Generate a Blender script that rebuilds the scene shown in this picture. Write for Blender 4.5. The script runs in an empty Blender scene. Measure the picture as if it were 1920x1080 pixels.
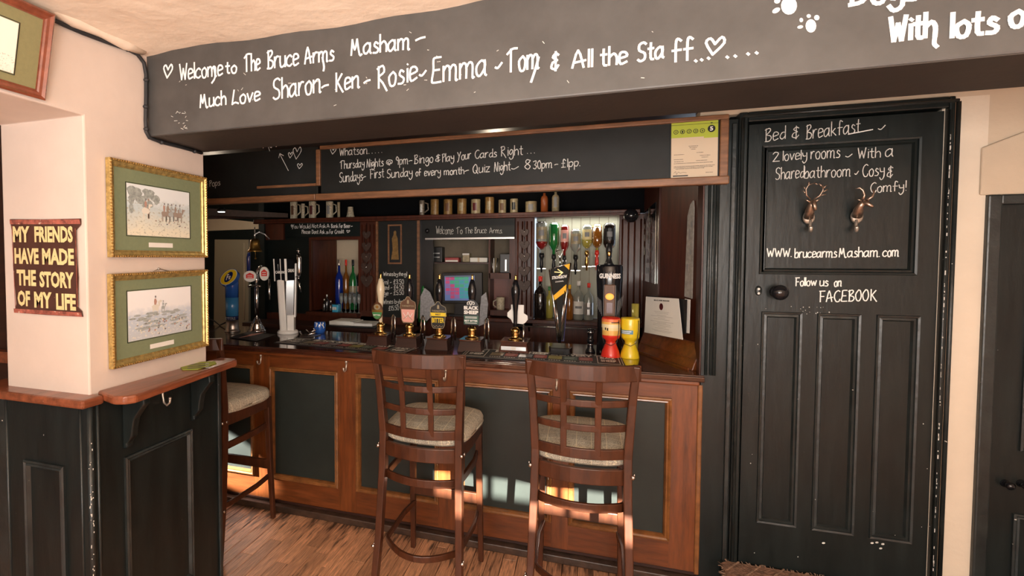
import bpy, bmesh, math, random
from mathutils import Vector, Matrix
random.seed(7)
S = bpy.context.scene
COL = S.collection
PI = math.pi
# ---------------------------------------------------------------- camera
F, CX, CY = 994., 751., 521.
TH = math.radians(19.35); PT = math.radians(2.25); H = 1.60
fw = Vector((-math.sin(TH)*math.cos(PT), math.cos(TH)*math.cos(PT), -math.sin(PT)))
rt = Vector((math.cos(TH), math.sin(TH), 0)); up = rt.cross(fw)
cd = bpy.data.cameras.new('camera'); cam = bpy.data.objects.new('camera', cd); COL.objects.link(cam)
cd.sensor_width = 36; cd.lens = F/1920*36
cd.shift_x = (960-CX)/1920; cd.shift_y = -(540-CY)/1920
cd.clip_start = .05
cam.matrix_world = Matrix.Translation((0, 0, H)) @ Matrix((rt, up, -fw)).transposed().to_4x4()
S.camera = cam
# ---------------------------------------------------------------- light, sky, exposure
S.view_settings.view_transform = 'Standard'; S.view_settings.look = 'None'
S.view_settings.gamma = 1; S.view_settings.use_curve_mapping = False
S.view_settings.exposure = 0.2
W = bpy.data.worlds.new('sky'); S.world = W; W.use_nodes = True
W.node_tree.nodes['Background'].inputs[0].default_value = (.75, .85, 1, 1)
W.node_tree.nodes['Background'].inputs[1].default_value = 1.0
def light(name, kind, loc, target, energy, color=(1, 1, 1), size=(1, 1), angle=None):
    l = bpy.data.lights.new(name, kind); o = bpy.data.objects.new(name, l); COL.objects.link(o)
    l.energy = energy; l.color = color
    if kind == 'AREA': l.shape = 'RECTANGLE'; l.size, l.size_y = size
    if kind == 'POINT': l.shadow_soft_size = size[0]
    if angle: l.angle = angle
    o.location = loc
    o.rotation_euler = (Vector(target)-Vector(loc)).to_track_quat('-Z', 'Y').to_euler()
    return o
SUN_DIR = Vector((-.26, .93, -.27))
light('sun', 'SUN', (2, -6, 4), Vector((2, -6, 4))+SUN_DIR, 55, (1, .93, .82), angle=.006)
light('daylight_window_left', 'AREA', (-.55, -2.62, 1.45), (-.55, 0, 1.40), 78, (1, .97, .93), (1.6, 1.3))
light('daylight_window_right', 'AREA', (1.2, -2.62, 1.45), (1.05, 0, 1.40), 58, (1, .97, .93), (1.1, 1.3))
light('ceiling_fill', 'AREA', (.3, -.9, 1.25), (.3, -.7, 2.4), 115, (1, .93, .85), (1.2, 1.2))  # unseen fill light added to brighten the ceiling
light('room_fill', 'POINT', (.9, -.5, 1.9), (0, 0, 0), 18, (1, .86, .7), (.12, .12))  # added fill light behind the camera, no visible fitting
light('back_bar_strip', 'AREA', (.02, 4.36, 1.90), (.02, 4.42, 1.3), 1.3, (1, .96, .85), (.6, .05))
light('bar_fill', 'POINT', (-3.3, 4.1, 1.95), (0, 0, 0), 4.5, (1, .8, .6), (.06, .06))  # fill light added to lift the taps at the left
light('bar_fill', 'POINT', (-.6, 3.65, 2.12), (0, 0, 0), 4.5, (1, .82, .6), (.06, .06))  # second added fill, over the middle of the bar
sp_ = light('sun_patch_spot', 'SPOT', (-4.0, 2.25, .9), (-2.44, 2.87, .34), 5000, (1, .94, .85), (.02, .02)); sp_.data.spot_size = .19; sp_.data.spot_blend = .15; sp_.data.shadow_soft_size = .02  # added spot imitating a sun patch on the bar's left panel
light('hatch_fill', 'POINT', (-1.75, 4.55, 1.86), (0, 0, 0), .8, (1, .85, .6), (.03, .03))  # small fill light added so the cream hatch back shows
# ---------------------------------------------------------------- helpers
def ray(px, py): return fw + rt*((px-CX)/F) - up*((py-CY)/F)
def at(px, py, X=None, Y=None, Z=None):
    d = ray(px, py)
    t = X/d.x if X is not None else Y/d.y if Y is not None else (Z-H)/d.z
    return Vector((d.x*t, d.y*t, H+d.z*t))
def atp(px, py, a, b):          # vertical plane through plan points a, b
    d = ray(px, py); n = Vector((b[1]-a[1], a[0]-b[0])); t = (n.x*a[0]+n.y*a[1])/(n.x*d.x+n.y*d.y)
    return Vector((d.x*t, d.y*t, H+d.z*t))
ORG = {}
def org(o): return ORG.get(o.name, Vector((0, 0, 0))) if o else Vector((0, 0, 0))
def tag(o, label=None, cat=None, group=None, kind=None):
    if label: o['label'] = label
    if cat: o['category'] = cat
    if group: o['group'] = group
    if kind: o['kind'] = kind
    return o
def thing(name, label, cat, loc=(0, 0, 0), group=None, kind=None):
    o = bpy.data.objects.new(name, None); COL.objects.link(o); o.location = loc
    o.empty_display_size = .05
    ORG[o.name] = Vector(loc); return tag(o, label, cat, group, kind)
def copy_tree(o, parent=None):
    c = o.copy(); COL.objects.link(c)
    if parent: c.parent = parent
    for ch in list(o.children): copy_tree(ch, c)
    return c
class MB:
    def __init__(s): s.v = []; s.f = []; s.m = []; s.sm = []
    def add(s, vs, fs, mi=0, smooth=False):
        b = len(s.v); s.v += [Vector(v) for v in vs]
        for f in fs: s.f.append([b+i for i in f]); s.m.append(mi); s.sm.append(smooth)
        return s
    def box(s, a, b, mi=0):
        x0, y0, z0 = [min(a[i], b[i]) for i in range(3)]; x1, y1, z1 = [max(a[i], b[i]) for i in range(3)]
        return s.add([(x0,y0,z0),(x1,y0,z0),(x1,y1,z0),(x0,y1,z0),(x0,y0,z1),(x1,y0,z1),(x1,y1,z1),(x0,y1,z1)],
              [(0,3,2,1),(4,5,6,7),(0,1,5,4),(1,2,6,5),(2,3,7,6),(3,0,4,7)], mi)
    def hexa(s, lo, hi, mi=0):   # lo, hi: 4 points each
        return s.add(list(lo)+list(hi), [(0,3,2,1),(4,5,6,7),(0,1,5,4),(1,2,6,5),(2,3,7,6),(3,0,4,7)], mi)
    def prism(s, poly, d, mi=0):   # poly: 3D points, d: extrusion vector
        n = len(poly); d = Vector(d); p = [Vector(q) for q in poly]
        return s.add(p+[q+d for q in p], [tuple(range(n)), tuple(range(2*n-1, n-1, -1))]+[(i, i+n, (i+1)%n+n, (i+1)%n) for i in range(n)], mi)
    def poly(s, pts, mi=0): return s.add(pts, [tuple(range(len(pts)))], mi)
    def lathe(s, prof, c=(0,0,0), seg=20, mi=0, axis='Z', sx=1, sy=1, smooth=True):
        c = Vector(c); vs = []; n = len(prof)
        for r, z in prof:
            for k in range(seg):
                a = 2*PI*k/seg; x, y = r*math.cos(a)*sx, r*math.sin(a)*sy
                vs.append(c+(Vector((x, y, z)) if axis == 'Z' else Vector((x, -z, y)) if axis == 'Y' else Vector((z, x, y))))
        fs = [(i*seg+k, i*seg+(k+1)%seg, (i+1)*seg+(k+1)%seg, (i+1)*seg+k) for i in range(n-1) for k in range(seg)]
        if prof[0][0] > 1e-5: fs.append(tuple(range(seg-1, -1, -1)))
        if prof[-1][0] > 1e-5: fs.append(tuple((n-1)*seg+k for k in range(seg)))
        return s.add(vs, fs, mi, smooth)
    def tube(s, path, r, seg=8, mi=0, cap=True, rx=None):
        p = [Vector(q) for q in path]; n = len(p); rr = r if isinstance(r, (list, tuple)) else [r]*n
        vs = []; N = None
        for i in range(n):
            t = (p[min(i+1, n-1)]-p[max(i-1, 0)]).normalized()
            if N is None:
                N = t.cross(Vector((0, 0, 1)));
                if N.length < .1: N = t.cross(Vector((0, 1, 0)))
            N = (N-t*N.dot(t)).normalized(); B = t.cross(N)
            for k in range(seg):
                a = 2*PI*k/seg; vs.append(p[i]+N*math.cos(a)*rr[i]+B*math.sin(a)*rr[i])
        fs = [(i*seg+k, i*seg+(k+1)%seg, (i+1)*seg+(k+1)%seg, (i+1)*seg+k) for i in range(n-1) for k in range(seg)]
        if cap: fs += [tuple(range(seg-1, -1, -1)), tuple((n-1)*seg+k for k in range(seg))]
        return s.add(vs, fs, mi, True)
    def bar(s, path, w, h, upv=(0, 0, 1), mi=0):  # rectangular bar; h along upv, w sideways
        p = [Vector(q) for q in path]; n = len(p); vs = []; U0 = Vector(upv)
        ww = w if isinstance(w, (list, tuple)) else [w]*n; hh = h if isinstance(h, (list, tuple)) else [h]*n
        for i in range(n):
            t = (p[min(i+1, n-1)]-p[max(i-1, 0)]).normalized(); sd = t.cross(U0).normalized(); U = sd.cross(t).normalized()
            for a, b in ((-1,-1),(1,-1),(1,1),(-1,1)): vs.append(p[i]+sd*a*ww[i]/2+U*b*hh[i]/2)
        fs = [(i*4+k, i*4+(k+1)%4, (i+1)*4+(k+1)%4, (i+1)*4+k) for i in range(n-1) for k in range(4)]
        return s.add(vs, fs+[(3,2,1,0), tuple((n-1)*4+k for k in range(4))], mi)
    def ball(s, c, r, mi=0, seg=12):
        rr = r if isinstance(r, (list, tuple)) else (r, r, r); n = seg//2; c = Vector(c)
        vs = [c+Vector((0, 0, -rr[2]))]+[c+Vector((rr[0]*math.cos(2*PI*k/seg)*math.sin(PI*i/n), rr[1]*math.sin(2*PI*k/seg)*math.sin(PI*i/n), -rr[2]*math.cos(PI*i/n))) for i in range(1, n) for k in range(seg)]+[c+Vector((0, 0, rr[2]))]
        fs = [(0, 1+(k+1)%seg, 1+k) for k in range(seg)]
        for i in range(n-2): fs += [(1+i*seg+k, 1+i*seg+(k+1)%seg, 1+(i+1)*seg+(k+1)%seg, 1+(i+1)*seg+k) for k in range(seg)]
        L = len(vs)-1; b = 1+(n-2)*seg; fs += [(b+k, b+(k+1)%seg, L) for k in range(seg)]
        return s.add(vs, fs, mi, True)
    def ring(s, O, U, V, N, u0, v0, u1, v1, prof, mi=0):   # mitred frame round a rectangle, profile of (inset, height)
        O, U, V, N = map(Vector, (O, U, V, N)); vs = []
        for d, h in prof:
            for a, b in ((u0+d, v0+d), (u1-d, v0+d), (u1-d, v1-d), (u0+d, v1-d)): vs.append(O+U*a+V*b+N*h)
        return s.add(vs, [(i*4+k, i*4+(k+1)%4, (i+1)*4+(k+1)%4, (i+1)*4+k) for i in range(len(prof)-1) for k in range(4)], mi)
    def strokes(s, lines, fn, w, nrm, smooth=True, mi=0):   # lines in glyph space, fn maps (u,v) to world
        nrm = Vector(nrm)
        for ln in lines:
            pts = [Vector(fn(*q)) for q in ln]
            if len(pts) == 1: pts.append(pts[0]+Vector((w*.1, 0, w*.1)))
            if smooth and len(pts) > 2:
                q = []; P = [pts[0]]+pts+[pts[-1]]
                for i in range(1, len(P)-2):
                    for k in range(3):
                        t = k/3; a, b, c, d = P[i-1:i+3]
                        q.append(.5*((2*b)+(c-a)*t+(2*a-5*b+4*c-d)*t*t+(3*b-a-3*c+d)*t**3))
                pts = q+[pts[-1]]
            for i in range(len(pts)-1):
                a, b = pts[i], pts[i+1]; t = b-a
                if t.length < 1e-6: continue
                t.normalize(); n = t.cross(nrm).normalized()*w/2; e = t*w*.3
                s.jit = (getattr(s, 'jit', 0)+1) % 40; j = nrm*s.jit*.00003
                s.add([a-n-e+j, b-n+e+j, b+n+e+j, a+n-e+j], [(0, 1, 2, 3)], mi)
        return s
    def build(s, name, mat, parent=None, bevel=0, **kw):
        me = bpy.data.meshes.new(name); o0 = org(parent)
        me.from_pydata([v-o0 for v in s.v], [], s.f)
        for m in (mat if isinstance(mat, (list, tuple)) else [mat]): me.materials.append(m)
        me.polygons.foreach_set('material_index', s.m); me.polygons.foreach_set('use_smooth', s.sm)
        me.update()
        o = bpy.data.objects.new(name, me); COL.objects.link(o)
        if parent: o.parent = parent; ORG[o.name] = o0
        if bevel:
            b = o.modifiers.new('bevel', 'BEVEL'); b.width = bevel; b.segments = 2; b.limit_method = 'ANGLE'; b.angle_limit = .6
        if kw: tag(o, **kw)
        return o
# ---------------------------------------------------------------- materials
M = {}
def mat(name, col, rough=.5, metal=0, var=0, vs=6, bump=0, bs=40, stretch=(1, 1, 1), chips=0, chipcol=(.75, .72, .66), spec=.5, emit=0, trans=0, coat=0, rnd=0, wear=None):
    m = bpy.data.materials.new(name); m.use_nodes = True; nt = m.node_tree; N = nt.nodes; L = nt.links
    b = N['Principled BSDF']; b.inputs['Base Color'].default_value = (*col, 1); b.inputs['Roughness'].default_value = rough
    b.inputs['Metallic'].default_value = metal; b.inputs['Specular IOR Level'].default_value = spec
    b.inputs['Coat Weight'].default_value = coat; b.inputs['Coat Roughness'].default_value = .12
    b.inputs['Transmission Weight'].default_value = trans
    if emit: b.inputs['Emission Color'].default_value = (*col, 1); b.inputs['Emission Strength'].default_value = emit
    tc = N.new('ShaderNodeTexCoord'); mp = N.new('ShaderNodeMapping'); L.new(tc.outputs['Object'], mp.inputs[0]); mp.inputs['Scale'].default_value = stretch
    cur = None
    if rnd:
        oi = N.new('ShaderNodeObjectInfo'); ad = N.new('ShaderNodeVectorMath'); ad.operation = 'ADD'
        sc = N.new('ShaderNodeVectorMath'); sc.operation = 'SCALE'; sc.inputs[0].default_value = (7, 9, 3); L.new(oi.outputs['Random'], sc.inputs['Scale'])
        L.new(mp.outputs[0], ad.inputs[0]); L.new(sc.outputs[0], ad.inputs[1]); vec = ad.outputs[0]
    else: vec = mp.outputs[0]
    if var:
        n = N.new('ShaderNodeTexNoise'); n.inputs['Scale'].default_value = vs; n.inputs['Detail'].default_value = 7; n.inputs['Roughness'].default_value = .62; L.new(vec, n.inputs[0])
        r = N.new('ShaderNodeValToRGB'); r.color_ramp.elements[0].position = .3; r.color_ramp.elements[1].position = .7
        r.color_ramp.elements[0].color = (*[c*(1-var) for c in col], 1); r.color_ramp.elements[1].color = (*[min(1, c*(1+var)) for c in col], 1)
        L.new(n.outputs[0], r.inputs[0]); cur = r.outputs[0]
        if rnd:
            mx = N.new('ShaderNodeMix'); mx.data_type = 'RGBA'; mx.blend_type = 'MULTIPLY'; mx.inputs[0].default_value = 1
            mr = N.new('ShaderNodeMapRange'); mr.inputs[3].default_value = 1-rnd; mr.inputs[4].default_value = 1+rnd; L.new(oi.outputs['Random'], mr.inputs[0])
            L.new(cur, mx.inputs[6]); L.new(mr.outputs[0], mx.inputs[7]); cur = mx.outputs[2]
    if chips:
        n2 = N.new('ShaderNodeTexNoise'); n2.inputs['Scale'].default_value = 55; n2.inputs['Detail'].default_value = 3; L.new(tc.outputs['Object'], n2.inputs[0])
        n3 = N.new('ShaderNodeTexNoise'); n3.inputs['Scale'].default_value = 4; L.new(tc.outputs['Object'], n3.inputs[0])
        a = N.new('ShaderNodeMath'); a.operation = 'MULTIPLY_ADD'; a.inputs[1].default_value = .35; L.new(n3.outputs[0], a.inputs[0]); L.new(n2.outputs[0], a.inputs[2]); a8 = N.new('ShaderNodeMath'); a8.operation = 'MULTIPLY'; a8.inputs[1].default_value = .8; L.new(a.outputs[0], a8.inputs[0]); a = a8
        r2 = N.new('ShaderNodeValToRGB'); r2.color_ramp.elements[0].position = (1-chips)*.8; r2.color_ramp.elements[1].position = min(1, (1.02-chips)*.8)
        r2.color_ramp.elements[0].color = (0, 0, 0, 1); L.new(a.outputs[0], r2.inputs[0])
        mx = N.new('ShaderNodeMix'); mx.data_type = 'RGBA'; L.new(r2.outputs[0], mx.inputs[0])
        if cur: L.new(cur, mx.inputs[6])
        else: mx.inputs[6].default_value = (*col, 1)
        mx.inputs[7].default_value = (*chipcol, 1); cur = mx.outputs[2]
    if wear:     # worn-through dark patches that run on from board to board
        ge = N.new('ShaderNodeNewGeometry'); m1 = N.new('ShaderNodeMapping'); m1.inputs['Scale'].default_value = (1, .5, 1); L.new(ge.outputs['Position'], m1.inputs[0])
        m2 = N.new('ShaderNodeMapping'); m2.inputs['Scale'].default_value = (60, 7, 1); L.new(ge.outputs['Position'], m2.inputs[0])
        a1 = N.new('ShaderNodeTexNoise'); a1.inputs['Scale'].default_value = 3.2; a1.inputs['Detail'].default_value = 3; L.new(m1.outputs[0], a1.inputs[0])
        a2 = N.new('ShaderNodeTexNoise'); a2.inputs['Scale'].default_value = 1; a2.inputs['Detail'].default_value = 5; L.new(m2.outputs[0], a2.inputs[0])
        ad2 = N.new('ShaderNodeMath'); ad2.operation = 'ADD'; L.new(a1.outputs[0], ad2.inputs[0]); L.new(a2.outputs[0], ad2.inputs[1])
        sy = N.new('ShaderNodeSeparateXYZ'); L.new(ge.outputs['Position'], sy.inputs[0])
        er = N.new('ShaderNodeMapRange'); er.inputs[1].default_value = 2.45; er.inputs[2].default_value = 2.85; er.inputs[3].default_value = 0; er.inputs[4].default_value = .22; L.new(sy.outputs[1], er.inputs[0])
        ad3 = N.new('ShaderNodeMath'); ad3.operation = 'ADD'; L.new(ad2.outputs[0], ad3.inputs[0]); L.new(er.outputs[0], ad3.inputs[1])
        rw = N.new('ShaderNodeValToRGB'); rw.color_ramp.elements[0].position = .57; rw.color_ramp.elements[1].position = .65
        hf = N.new('ShaderNodeMath'); hf.operation = 'MULTIPLY'; hf.inputs[1].default_value = .5; L.new(ad3.outputs[0], hf.inputs[0]); L.new(hf.outputs[0], rw.inputs[0])
        mw = N.new('ShaderNodeMix'); mw.data_type = 'RGBA'; L.new(rw.outputs[0], mw.inputs[0]); L.new(cur, mw.inputs[6]); mw.inputs[7].default_value = (*wear, 1); cur = mw.outputs[2]
    if cur:
        L.new(cur, b.inputs['Base Color'])
    if bump:
        n4 = N.new('ShaderNodeTexNoise'); n4.inputs['Scale'].default_value = bs; n4.inputs['Detail'].default_value = 5; L.new(vec, n4.inputs[0])
        bp = N.new('ShaderNodeBump'); bp.inputs['Strength'].default_value = bump; bp.inputs['Distance'].default_value = .01
        L.new(n4.outputs[0], bp.inputs['Height']); L.new(bp.outputs[0], b.inputs['Normal'])
    M[name] = m; return m
mat('plaster', (.68, .565, .49), .75, var=.07, vs=2.5, bump=.12, bs=14)
mat('plaster_ceiling', (.84, .70, .56), .85, var=.05, vs=3, bump=.6, bs=16)
mat('plaster_tan', (.58, .47, .35), .8, var=.07, vs=3, bump=.25, bs=20)
mat('plaster_strip', (.72, .62, .50), .7, var=.06, vs=3, bump=.2, bs=20)
mat('chalk_black', (.072, .069, .066), .42, var=.22, vs=5, bump=.05, bs=9, chips=-.02, chipcol=(.3, .3, .29))
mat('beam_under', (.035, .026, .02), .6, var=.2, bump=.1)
mat('board_black', (.011, .0115, .0105), .5, spec=.3, var=.3, vs=5)
mat('paint_black', (.0095, .0135, .0135), .34, spec=.35, var=.35, vs=5, bump=.12, bs=12, stretch=(3, 3, .6), chips=.015, chipcol=(.45, .43, .4))
mat('paint_worn', (.018, .023, .023), .35, var=.5, vs=8, bump=.3, bs=22, chips=.06, chipcol=(.7, .67, .6))
mat('panel_slate', (.021, .027, .024), .42, spec=.35, var=.2, vs=4)
mat('slate_dark', (.0065, .011, .010), .55, spec=.2, var=.2)
mat('black_matt', (.005, .005, .006), .9, spec=.1)
mat('cloth', (.42, .43, .46), .9, var=.3, vs=60)
mat('heart_metal', (.045, .022, .014), .5, metal=.2, var=.4, vs=60)
mat('plaque_grey', (.30, .28, .25), .6, var=.3, vs=40)
mat('chalk', (.85, .85, .83), .9)
mat('chalk_dim', (.6, .6, .57), .9, var=.35, vs=60)
mat('wood_dado', (.22, .065, .028), .3, var=.45, vs=9, stretch=(4, .5, 4), bump=.12, bs=30, chips=.02, chipcol=(.8, .6, .45), coat=.2)
mat('wood_bar', (.14, .038, .009), .34, var=.45, vs=6, stretch=(.7, 6, 6), bump=.05, bs=20, coat=.12)
mat('wood_bar_v', (.155, .042, .009), .34, var=.45, vs=6, stretch=(6, 6, .7), bump=.05, bs=20, coat=.3)
mat('wood_gold', (.21, .082, .024), .3, var=.4, vs=6, stretch=(3, 3, 3), coat=.3)
mat('wood_top', (.055, .017, .009), .12, var=.4, vs=6, stretch=(.6, 5, 5), coat=.7)
mat('wood_stool', (.062, .0195, .008), .36, var=.4, vs=7, stretch=(4, 4, 1), coat=.08, spec=.4)
mat('wood_red', (.062, .0145, .006), .4, spec=.3, var=.4, vs=6, stretch=(6, 6, .7), coat=.08)
mat('wood_dark', (.035, .013, .009), .4, var=.4, vs=6, stretch=(1, 6, 6))
mat('wood_frame', (.20, .09, .04), .4, var=.4, vs=8, stretch=(1, 6, 6))
mat('floor_wood', (.56, .29, .16), .42, var=.5, vs=20, stretch=(9, .5, 1), bump=.25, bs=30, coat=.12, rnd=.25, wear=(.10, .05, .027))
mat('floor_base', (.06, .03, .018), .6, var=.4)
mat('skirt', (.05, .028, .018), .4, var=.6, vs=14, bump=.4, bs=30, chips=.05, chipcol=(.3, .2, .12))
mat('gold', (.50, .36, .13), .35, metal=.6, var=.45, vs=60)
mat('gold_bead', (.33, .19, .05), .4, metal=.5, var=.5, vs=160, bump=.6, bs=160)
mat('frame_red', (.22, .06, .03), .25, var=.35, vs=20, coat=.5)
mat('mount_green', (.20, .24, .135), .8, var=.06, vs=80)
mat('mount_olive', (.24, .22, .10), .8, var=.06, vs=80)
mat('paper', (.82, .8, .74), .8, var=.03)
mat('white', (.85, .84, .80), .5)
mat('white_gloss', (.86, .85, .82), .18, coat=.3)
mat('black', (.012, .012, .013), .35)
mat('black_gloss', (.010, .010, .012), .14, coat=.25, spec=.35)
mat('rubber', (.02, .02, .022), .6, var=.3)
mat('chrome', (.75, .75, .74), .13, metal=1)
mat('steel', (.55, .55, .54), .3, metal=1)
mat('brass', (.75, .48, .16), .2, metal=1)
mat('bell_brass', (.38, .22, .06), .35, metal=1, var=.3)
mat('bronze', (.42, .31, .24), .35, metal=.9, var=.4, vs=60)
mat('silver_worn', (.66, .60, .52), .35, metal=.8, var=.3, vs=50)
mat('tin_brown', (.075, .028, .018), .4, var=.3, vs=12, chips=.08, chipcol=(.3, .15, .08))
mat('tin_red', (.34, .10, .07), .45, var=.7, vs=40, chips=.15, chipcol=(.6, .45, .35))
mat('cream_letter', (.75, .62, .30), .5, var=.12, vs=50)
mat('blue', (.02, .10, .42), .2, coat=.5)
mat('navy', (.01, .02, .12), .2, coat=.5)
mat('cyan', (.05, .35, .55), .3)
mat('yellow', (.85, .62, .02), .3, coat=.3)
mat('amber_yellow', (.85, .46, .03), .6, spec=.2)
mat('red', (.75, .035, .02), .3, coat=.3)
mat('pink', (.78, .38, .32), .4)
mat('orange', (.65, .16, .03), .4)
mat('green', (.05, .22, .07), .4)
mat('green_dark', (.02, .09, .06), .4)
mat('lime', (.42, .50, .04), .6)
mat('olive_lime', (.30, .36, .03), .6)
mat('brown', (.12, .05, .02), .5)
mat('maroon', (.09, .012, .015), .3)
mat('stone', (.32, .26, .155), .35, var=.3, vs=50)
mat('stoneware', (.22, .125, .04), .3, var=.35, vs=60)
mat('mug_flowers', (.48, .43, .32), .3, var=.55, vs=90)
mat('stein', (.16, .13, .10), .3, var=.8, vs=120)
mat('orange_clay', (.30, .075, .02), .4)
mat('cream_wall', (.60, .50, .36), .8, var=.05)
mat('alcove_back', (.40, .40, .32), .7, var=.05)
mat('alcove_dark', (.14, .115, .08), .8, var=.2)
mat('glass_clear', (.8, .85, .85), .05, trans=.85)
mat('glass_green', (.02, .22, .05), .08, trans=.35, coat=.5)
mat('glass_dark', (.012, .008, .007), .06, coat=.7)
mat('glass_amber', (.35, .12, .015), .08, trans=.4, coat=.5)
mat('glass_red', (.30, .02, .02), .08, trans=.3, coat=.5)
mat('glass_blue', (.01, .04, .35), .08, trans=.3, coat=.5)
mat('glass_pale', (.45, .47, .42), .08, trans=.5, coat=.5)
mat('glass_yellow', (.50, .42, .08), .08, trans=.3, coat=.5)
mat('mirror', (.6, .62, .58), .06, metal=1)
mat('glow_white', (1, .95, .85), .5, emit=6)
mat('glow_amber', (1, .45, .08), .5, emit=.6)
mat('rug', (.23, .13, .085), .95, var=.5, vs=40, bump=1, bs=90)
mat('rug_light', (.34, .22, .15), .95, var=.4, vs=60, bump=1, bs=90)
mat('horn', (.25, .15, .10), .4, metal=.4, var=.4, vs=60)
mat('window_frame', (.75, .74, .7), .5)
def special(name, fnc, rough=.6):
    m = bpy.data.materials.new(name); m.use_nodes = True; fnc(m.node_tree, m.node_tree.nodes, m.node_tree.links, m.node_tree.nodes['Principled BSDF']); m.node_tree.nodes['Principled BSDF'].inputs['Roughness'].default_value = rough; M[name] = m
def tartan(nt, N, L, b):     # grey-beige wool weave with a thin pale check
    tc = N.new('ShaderNodeTexCoord'); sx = N.new('ShaderNodeSeparateXYZ'); L.new(tc.outputs['Object'], sx.inputs[0])
    def line(sock, per, w, ph):
        a = N.new('ShaderNodeMath'); a.operation = 'MULTIPLY_ADD'; a.inputs[1].default_value = 1/per; a.inputs[2].default_value = ph; L.new(sock, a.inputs[0])
        f = N.new('ShaderNodeMath'); f.operation = 'FRACT'; L.new(a.outputs[0], f.inputs[0])
        c = N.new('ShaderNodeMath'); c.operation = 'LESS_THAN'; c.inputs[1].default_value = w/per; L.new(f.outputs[0], c.inputs[0]); return c.outputs[0]
    def mx(a, b2):
        m = N.new('ShaderNodeMath'); m.operation = 'MAXIMUM'; L.new(a, m.inputs[0]); L.new(b2, m.inputs[1]); return m.outputs[0]
    l1 = mx(line(sx.outputs[0], .062, .0028, .3), line(sx.outputs[1], .062, .0028, .2))
    no = N.new('ShaderNodeTexNoise'); no.inputs['Scale'].default_value = 260; L.new(tc.outputs['Object'], no.inputs[0])
    r = N.new('ShaderNodeValToRGB'); r.color_ramp.elements[0].position = .35; r.color_ramp.elements[1].position = .65
    r.color_ramp.elements[0].color = (.25, .225, .175, 1); r.color_ramp.elements[1].color = (.64, .60, .49, 1); L.new(no.outputs[0], r.inputs[0])
    m = N.new('ShaderNodeMix'); m.data_type = 'RGBA'; L.new(l1, m.inputs[0]); L.new(r.outputs[0], m.inputs[6]); m.inputs[7].default_value = (.72, .66, .48, 1)
    L.new(m.outputs[2], b.inputs['Base Color'])
special('tartan', tartan, .9)
def printer(c_top, c_mid, c_low, c_dark, flip=.5):
    def f(nt, N, L, b):       # a faded colour print: sky, far bank, foreground, foliage blots
        tc = N.new('ShaderNodeTexCoord'); sx = N.new('ShaderNodeSeparateXYZ'); L.new(tc.outputs['Generated'], sx.inputs[0])
        n = N.new('ShaderNodeTexNoise'); n.inputs['Scale'].default_value = 9; n.inputs['Detail'].default_value = 8; L.new(tc.outputs['Generated'], n.inputs[0])
        a = N.new('ShaderNodeMath'); a.operation = 'MULTIPLY_ADD'; a.inputs[1].default_value = .35; L.new(n.outputs[0], a.inputs[0]); L.new(sx.outputs[2], a.inputs[2])
        r = N.new('ShaderNodeValToRGB'); E = r.color_ramp.elements; E[0].position = .25; E[0].color = (*c_low, 1); E[1].position = flip+.32; E[1].color = (*c_top, 1)
        e = E.new(flip+.12); e.color = (*c_mid, 1); L.new(a.outputs[0], r.inputs[0])
        n2 = N.new('ShaderNodeTexNoise'); n2.inputs['Scale'].default_value = 26; n2.inputs['Detail'].default_value = 6; L.new(tc.outputs['Generated'], n2.inputs[0])
        r2 = N.new('ShaderNodeValToRGB'); r2.color_ramp.elements[0].position = .56; r2.color_ramp.elements[1].position = .66; L.new(n2.outputs[0], r2.inputs[0])
        g = N.new('ShaderNodeMath'); g.operation = 'LESS_THAN'; g.inputs[1].default_value = flip+.1; L.new(sx.outputs[2], g.inputs[0])
        k = N.new('ShaderNodeMath'); k.operation = 'MULTIPLY'; L.new(g.outputs[0], k.inputs[0]); L.new(r2.outputs[0], k.inputs[1])
        m = N.new('ShaderNodeMix'); m.data_type = 'RGBA'; L.new(k.outputs[0], m.inputs[0]); L.new(r.outputs[0], m.inputs[6]); m.inputs[7].default_value = (*c_dark, 1)
        L.new(m.outputs[2], b.inputs['Base Color'])
    return f
special('print_meadow', printer((.82, .88, .90), (.60, .70, .72), (.84, .80, .64), (.50, .50, .40), .62), .35)
special('print_moor', printer((.92, .93, .94), (.58, .66, .76), (.60, .64, .68), (.80, .82, .80), .5), .35)
special('print_sketch', printer((.86, .84, .74), (.86, .84, .74), (.82, .80, .70), (.55, .52, .42), .25), .4)
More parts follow.
